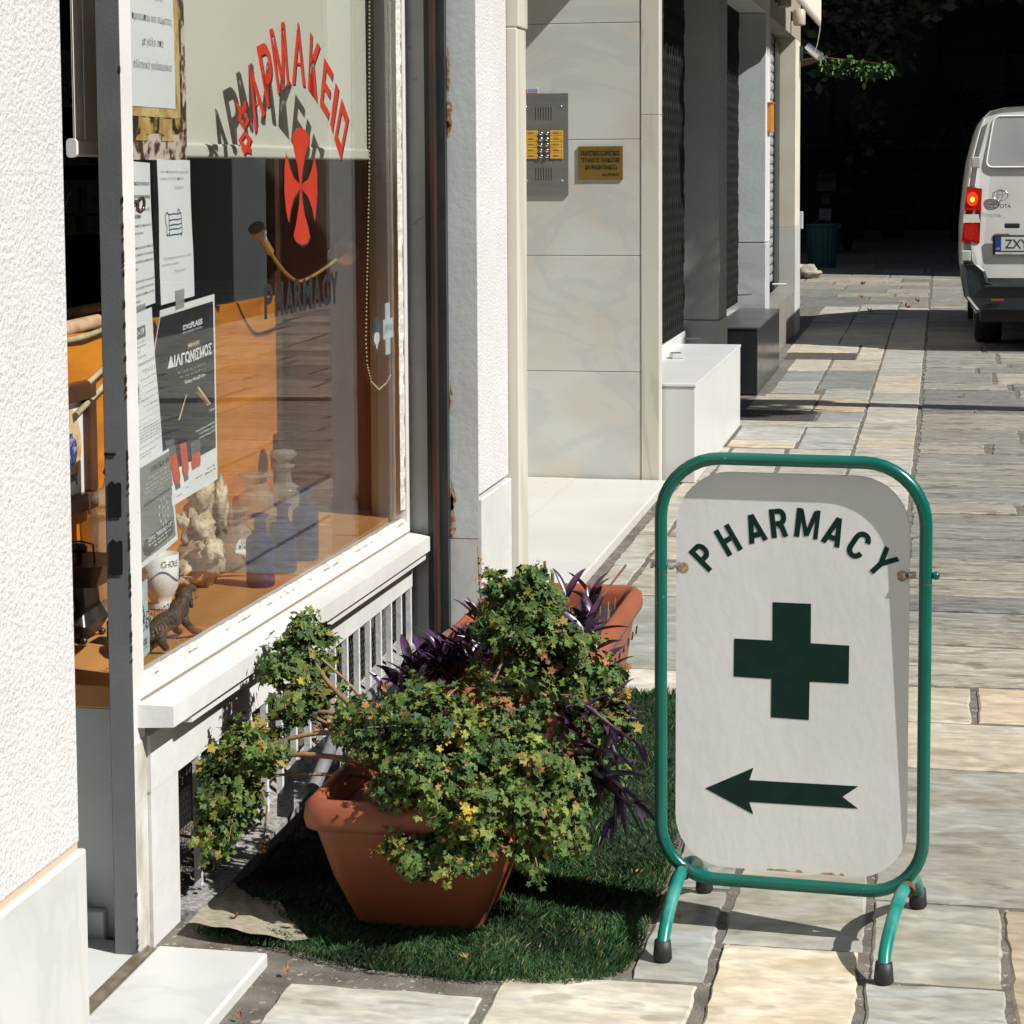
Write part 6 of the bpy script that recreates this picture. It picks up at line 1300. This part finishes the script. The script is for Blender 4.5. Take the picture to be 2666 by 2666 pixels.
# ================================================================ far yard in shade
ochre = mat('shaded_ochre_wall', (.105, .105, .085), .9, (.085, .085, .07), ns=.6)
FB = thing('villa', 'old villa wall with tall dark windows beyond the shaded yard', 'building', (2, 52, 0))
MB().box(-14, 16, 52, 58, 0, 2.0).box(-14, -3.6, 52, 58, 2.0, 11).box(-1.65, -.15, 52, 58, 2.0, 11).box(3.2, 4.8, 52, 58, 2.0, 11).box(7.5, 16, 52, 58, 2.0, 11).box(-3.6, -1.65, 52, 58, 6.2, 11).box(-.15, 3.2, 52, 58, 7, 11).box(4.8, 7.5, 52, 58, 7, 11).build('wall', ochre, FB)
MB().box(-14, 16, 51.85, 51.999, 1.95, 2.08).build('stone_ledge', mat('dark_ledge', (.13, .14, .13), .8), FB)
for x0, x1, z1 in ((-3.6, -1.65, 6.2), (-.15, 3.2, 7), (4.8, 7.5, 7)):
    w = MB().box(x0, x1, 52.5, 52.55, 2.0, z1).build('window', mat('dark_glass', (.004, .005, .006), .3), FB); MB().box((x0+x1)/2-.06, (x0+x1)/2+.06, 52.4, 52.49, 2.0, z1).box(x0, x1, 52.4, 52.488, 4.2, 4.3).build('frame', mat('dark_window_frame', (.03, .034, .036), .6), w)
MB().box(-2.35, -.75, 51.80, 51.94, .95, 1.75).build('sign_panel', mat('dim_blue_panel', (.035, .055, .065), .6), FB)
TB = thing('tall_building', 'tall rendered building across the street whose shadow fills the yard', 'building', (9.5, 45, 0))
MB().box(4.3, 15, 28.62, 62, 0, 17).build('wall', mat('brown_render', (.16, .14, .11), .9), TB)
for i in range(7):
    for j in range(3): MB().box(4.26, 4.295, 31+i*4, 32.2+i*4, 1.2+j*4, 3.4+j*4).build('window', MATS['dark_glass'], TB)
RBG = thing('added_street_house', 'low unseen house added opposite to darken window reflections and block low sky', 'building', (10, 12, 0))  # added out of view for dark window reflections and less low sky
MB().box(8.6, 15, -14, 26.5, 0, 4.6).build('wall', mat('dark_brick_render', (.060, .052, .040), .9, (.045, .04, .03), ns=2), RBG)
MB().box(8.4, 15.2, -14.2, 26.7, 4.61, 4.8).build('roof', mat('roof_tile', (.25, .1, .05), .8), RBG)
BK = thing('added_back_house', 'tall unseen block added behind the camera to cut sky light', 'building', (3, -16, 0))  # unseen occluder behind the camera, added to darken the ambient light
MB().box(-8, 16, -18, -15, 0, 13).build('wall', MATS['dark_brick_render'], BK)
HB = thing('added_rear_house', 'taller unseen block added behind the low house to cut sky light', 'building', (20, 10, 0))  # unseen occluder on the right, added to darken the ambient light
MB().box(16.5, 24, -14, 26, 0, 12.5).build('wall', MATS['dark_brick_render'], HB)
for i in range(9):
    w = MB().box(8.55, 8.595, -11+i*4, -9.6+i*4, .9, 2.6).build('shutter', mat('dark_green_shutter', (.02, .06, .045), .6), RBG)
LW = thing('side_wall', 'dim wall closing the yard behind the cream pillar', 'wall', (-8, 40, 0))
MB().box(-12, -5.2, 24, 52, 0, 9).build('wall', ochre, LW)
# trees
def tree(label, base, trunk_pts, r0, blobs, g, leafm=leaf_dark, size=.09, limbs=(), name='tree', lean=None):
    t = thing(name, label, 'tree', base); b = MB(); k = len(trunk_pts); b.tube(trunk_pts, [r0*(1-.55*i/(k-1)) for i in range(k)], 9)
    for a, c in limbs:
        a, c = Vector(a), Vector(c); b.tube([a, a.lerp(c, .5)+Vector((g.uniform(-.1, .1), g.uniform(-.1, .1), .12)), c], [r0*.45, r0*.28, r0*.10], 6)
    b.build('trunk', twig, t); vs, fs = [], []
    for (cx, cy, cz, rx, ry, rz, n) in blobs:
        for i in range(n):
            while True:
                d = Vector((g.uniform(-1, 1), g.uniform(-1, 1), g.uniform(-1, 1)))
                if .25 < d.length < 1.05: break
            c = Vector((cx+d.x*rx, cy+d.y*ry, cz+d.z*rz))
            if mnoise.noise(c*1.3) < -.22: continue
            nn_, tt, ss = rbasis((d.x*.4, d.y*.4, .7), g, .9); s_ = size*g.uniform(.6, 1.3); o = len(vs)
            vs += [tuple(c), tuple(c+tt*s_*.5+ss*s_*.28), tuple(c+tt*s_), tuple(c+tt*s_*.5-ss*s_*.28)]; fs.append([o, o+1, o+2, o+3])
    m = MB(); m.v = vs; m.f = fs; m.m = [0]*len(fs); m.c = [None]*len(fs); m.sm = [False]*len(fs); m.build('crown', leafm, t); return t
tr = random.Random(31)
tree('street tree across the lane whose trunk throws the long thin shadow over the paving', (3.2, 12.84, 0), [(3.2, 12.84, 0), (3.22, 12.8, 2.), (3.25, 12.3, 4.4), (3.3, 11.9, 5.8)], .17, [(3.3, 11.7, 6.25, 1.0, .72, 1.55, 9500)], tr, size=.13, limbs=[((3.25, 12.5, 4.2), (3.9, 12.2, 5.4)), ((3.25, 12.5, 4.2), (2.7, 12.0, 5.2))], name='street_tree')
tree('dark yard tree with leafy branches hanging before the villa, one spray catching the sun', (-3.4, 34, 0), [(-3.4, 34, 0), (-3.3, 34, 2.2), (-2.9, 33.8, 4.0), (-2.4, 33.6, 5.6)], .22,
     [(-2.6, 34, 4.3, 1.5, 1.2, 1.3, 3000), (-.9, 34, 4.3, 1.0, 1.2, .9, 1700), (-.9, 34, 3.4, .45, .6, .5, 260), (.5, 35, 5., 1.2, 1.4, .9, 2200), (-2.3, 33.5, 3.0, .8, .6, .5, 300), (-1.3, 34.4, 6.4, 2.4, 2, 1.2, 5200), (-1.3, 36, 2.2, .5, .4, .6, 90)], tr, size=.20,
     limbs=[((-2.9, 33.8, 4.0), (-.9, 34, 3.6)), ((-3.3, 34, 2.6), (-1.6, 29.6, 3.0)), ((-2.4, 33.6, 5.2), (.6, 35, 5.0))], name='yard_tree')
SY = thing('sunlit_branch', 'single leafy spray in sunlight against the dark yard', 'branch', (-1.35, 28.6, 2.8))
b = MB(); g = tr; b.tube([(-2.3, 30.5, 2.98), (-1.6, 29.3, 2.99), (-1.1, 28.6, 2.90), (-.70, 28.4, 2.84)], [.02, .012, .008, .003], 5); b.build('twigs', twig, SY)
vs, fs, cs = [], [], []
for i in range(330):
    tt_ = g.random(); c = Vector((-1.62+.95*tt_, 28.9-.5*tt_, 2.95-.13*tt_+g.gauss(0, .075)*(1-.6*tt_)-.10*abs(math.sin(tt_*7)))); nn_, t1, s1 = rbasis((.4, -.4, .7), g, .8); s_ = g.uniform(.04, .12); o = len(vs)
    vs += [tuple(c), tuple(c+t1*s_*.5+s1*s_*.3), tuple(c+t1*s_-Vector((0, 0, .02))), tuple(c+t1*s_*.5-s1*s_*.3)]; fs.append([o, o+1, o+2, o+3]); k = g.uniform(.7, 1.2); cs.append((.07*k, .16*k, .035*k))
m = MB(); m.v = vs; m.f = fs; m.m = [0]*len(fs); m.c = cs; m.sm = [False]*len(fs); m.build('leaves', leaf_g, SY)
tree('broad unseen tree added to block sky light over the yard', (3.5, 42, 0), [(3.5, 42, 0), (3.4, 42, 3), (3, 42, 6)], .25, [(2, 42, 7.4, 5, 4.5, 1.4, 7000), (-3.5, 44, 7.8, 4, 4, 1.3, 4500), (0, 47, 8.4, 5, 3.5, 1.2, 4000)], tr, size=.42, limbs=[((3, 42, 5), (0, 42, 7.2)), ((3, 42, 5.5), (5, 43, 7))], name='yard_tree')  # canopy above the frame, added to keep sky light off the yard
# palms and yuccas, pots
def yucca(label, x, y, hz, n, L, g, pot=None, group=None):
    t = thing('yucca', label, 'plant', (x, y, 0), group)
    if pot:
        MB().lathe([(pot*.7, .0), (pot*.74, .01), (pot*.95, pot*1.5), (pot*1.05, pot*1.5), (pot*1.05, pot*1.7), (pot*.9, pot*1.7), (pot*.85, pot*1.45), (.001, pot*1.4)], (x, y, 0), 20).build('pot', mat('dim_terracotta_pot', (.16, .06, .03), .8), t)
    MB().tube([(x, y, .3 if pot else 0), (x+.03, y, hz)], [.07, .05], 7).build('trunk', mat('dark_trunk', (.05, .04, .03), .9), t)
    b = MB()
    for i in range(n):
        a = g.uniform(0, 6.283); e = g.uniform(-.7, 1.2); vs, fs = [], []; lance(vs, fs, (x+.03, y, hz+g.uniform(-.15, .1)), (math.cos(a)*math.cos(e), math.sin(a)*math.cos(e), math.sin(e)), L*g.uniform(.75, 1.1), .028, g, .35); b.add(vs, fs)
    b.build('leaves', mat('dark_yucca_leaf', (.022, .035, .022), .5), t)
yg = random.Random(5)
yucca('spiky yucca close behind the cream pillar', -2.95, 42, 1.45, 60, 1.0, yg); yucca('drooping yucca in a terracotta pot left of the motorbike', -1.85, 46, 1.95, 90, 1.3, yg, .30); yucca('tall yucca with a wide spiky head in the middle of the yard', .25, 44, 2.6, 110, 1.5, yg)
yucca('tall yucca partly behind the van roof', 1.9, 45, 2.9, 100, 1.5, yg); yucca('low bushy plant in a square terracotta trough', .5, 48, .9, 70, .8, yg, .42)
LP_ = thing('leafy_shrub', 'small rounded shrub in a terracotta pot before the villa', 'plant', (-1.05, 47, 0))
MB().lathe([(.20, 0), (.22, .01), (.30, .50), (.34, .50), (.34, .58), (.28, .58), (.001, .5)], (-1.05, 47, 0), 20).build('pot', MATS['dim_terracotta_pot'], LP_)
vs, fs = [], []
for i in range(700):
    d = Vector((yg.gauss(0, .30), yg.gauss(0, .3), yg.gauss(0, .32))); c = Vector((-1.05, 47, 1.25))+d; nn_, t1, s1 = rbasis((0, -.3, .6), yg, .9); s_ = yg.uniform(.07, .14); o = len(vs); vs += [tuple(c), tuple(c+t1*s_*.5+s1*s_*.28), tuple(c+t1*s_), tuple(c+t1*s_*.5-s1*s_*.28)]; fs.append([o, o+1, o+2, o+3])
m = MB(); m.add(vs, fs); m.tube([(-1.05, 47, .5), (-1.05, 47, 1.2)], .03, 6); m.build('foliage', leaf_dark, LP_)
# motorbike
MC = thing('motorbike', 'dark motorbike parked in the shade, seen from behind', 'motorbike', (-1.9, 38.6, 0))
blk = mat('dark_bike_paint', (.012, .014, .017), .3); ax = Vector((.18, 1.0, 0)).normalized(); o0 = Vector((-1.93, 37.9, 0)); sd_ = Vector((ax.y, -ax.x, 0))
def bk(f, s, z): return tuple(o0+ax*f+sd_*s+Vector((0, 0, z)))
for f in (0, 1.35):
    w = MB(); w.tube([bk(f+.26*math.cos(R(a)), 0, .32+.26*math.sin(R(a))) for a in range(0, 360, 15)], .062, 10, closed=True); w.build('tyre', rubber, MC)
    w = MB(); w.tube([bk(f, -.04, .32), bk(f, .04, .32)], .07, 12)
    for a in range(0, 360, 60): w.tube([bk(f, 0, .32), bk(f+.21*math.cos(R(a)), 0, .32+.21*math.sin(R(a)))], .012, 5)
    w.build('wheel_hub', mat('dim_alloy', (.16, .17, .17), .4, metal=.7), MC)
b = MB(); b.loft([[bk(-.35, s*.08, z) for s, z in ((-1, .86), (1, .86), (1, 1.0), (-1, 1.0))], [bk(.0, s*.15, z) for s, z in ((-1, .70), (1, .70), (1, .98), (-1, .98))], [bk(.5, s*.16, z) for s, z in ((-1, .45), (1, .45), (1, .95), (-1, .95))], [bk(.95, s*.17, z) for s, z in ((-1, .4), (1, .4), (1, 1.1), (-1, 1.1))], [bk(1.3, s*.08, z) for s, z in ((-1, .8), (1, .8), (1, 1.15), (-1, 1.15))]]); b.build('body', blk, MC)
MB().loft([[bk(f, s*w, z) for s, z in ((-1, z0), (1, z0), (.7, z1), (-.7, z1))] for f, w, z0, z1 in ((-.38, .10, 1.0, 1.05), (.0, .16, .98, 1.09), (.6, .14, .93, 1.02))]).build('seat', rubber, MC)
tb_ = MB(); tb_.loft([rrect(.24, .18, .09, -2.0, 37.86, z, 5) for z in (1.10, 1.13)]+[rrect(.22, .17, .09, -2.0, 37.86, 1.32, 5), rrect(.16, .12, .07, -2.0, 37.86, 1.40, 5)], smooth=True); tb_.build('top_case', blk, MC)
for s in (-1, 1):
    MB().tube([bk(1.0, s*.05, 1.05), bk(.95, s*.34, 1.16), bk(.88, s*.38, 1.14)], .016, 6).build('handlebar', rubber, MC); MB().tube([bk(1.0, s*.3, 1.15), bk(1.0, s*.36, 1.38)], .008, 5).ball(bk(1.0, s*.38, 1.42), (.07, .02, .045)).build('mirror', blk, MC)
MB().tube([bk(.2, .2, .38), bk(-.35, .22, .50)], .05, 10).build('exhaust', mat('dim_alloy', (.16, .17, .17), .4, metal=.7), MC)
np_ = MB(); np_.add([bk(-.42, -.11, .60), bk(-.42, .11, .60), bk(-.38, .11, .80), bk(-.38, -.11, .80)], [(0, 1, 2, 3)]); np_.add([bk(-.417, -.11, .60), bk(-.417, .11, .60), bk(-.377, .11, .80), bk(-.377, -.11, .80)], [(3, 2, 1, 0)]); np_.build('number_plate', mat('dim_plate', (.22, .26, .27), .5), MC)
MB().ball(bk(-.40, 0, .88), (.07, .02, .03)).build('rear_lamp', mat('unlit_red_lens', (.15, .01, .01), .2), MC)
# bin by the far corner
BN = thing('waste_bin', 'ribbed turquoise bin standing behind the cream pillar', 'bin', (-1.78, 32.6, 0))
rb_ = MB(); prof_ = []
K = 36
def ringz(r_, z): return [(-1.78+(r_+(.006 if k % 2 else -.004))*math.cos(2*math.pi*k/K), 32.6+(r_+(.006 if k % 2 else -.004))*math.sin(2*math.pi*k/K), z) for k in range(K)]
rb_.loft([ringz(.20, .002), ringz(.24, .62)]); rb_.build('tub', mat('turquoise_plastic', (.010, .075, .078), .6), BN); MB().lathe([(.25, .62), (.262, .625), (.262, .655), (.25, .66)], (-1.78, 32.6, 0), 30).build('rim', MATS['turquoise_plastic'], BN)
MB().tube([(-1.95, 32.6, .66), (-1.78, 32.6, .74), (-1.62, 32.6, .66)], .01, 6).build('handle', dark_steel, BN)
RK = MB(); RK.ball((-2.02, 29.4, .10), (.22, .16, .14), jit=.7, seg=20); RK.ball((-1.78, 29.3, .08), (.16, .12, .11), jit=.8, seg=20)
solo(RK, 'rubble_stone', mat('pale_rubble', (.40, .36, .28), .9, (.28, .26, .22), ns=9, bump=.6, bs=30), 'pale rubble stone at the far corner where the shade begins', 'stone', loc=(-1.9, 29.35, 0))
WS = thing('small_notice_box', 'small white box fixed low behind the cream pillar', 'box', (-1.66, 25, .8))
MB().box(-1.75, -1.585, 24.9, 25.0, .80, 1.0, b=.004).build('case', box_white, WS); MB().box(-1.72, -1.68, 24.93, 24.97, 0, .80).build('stand', dark_steel, WS)

for o in bpy.data.objects:
    if '_w' in o.keys(): del o['_w']
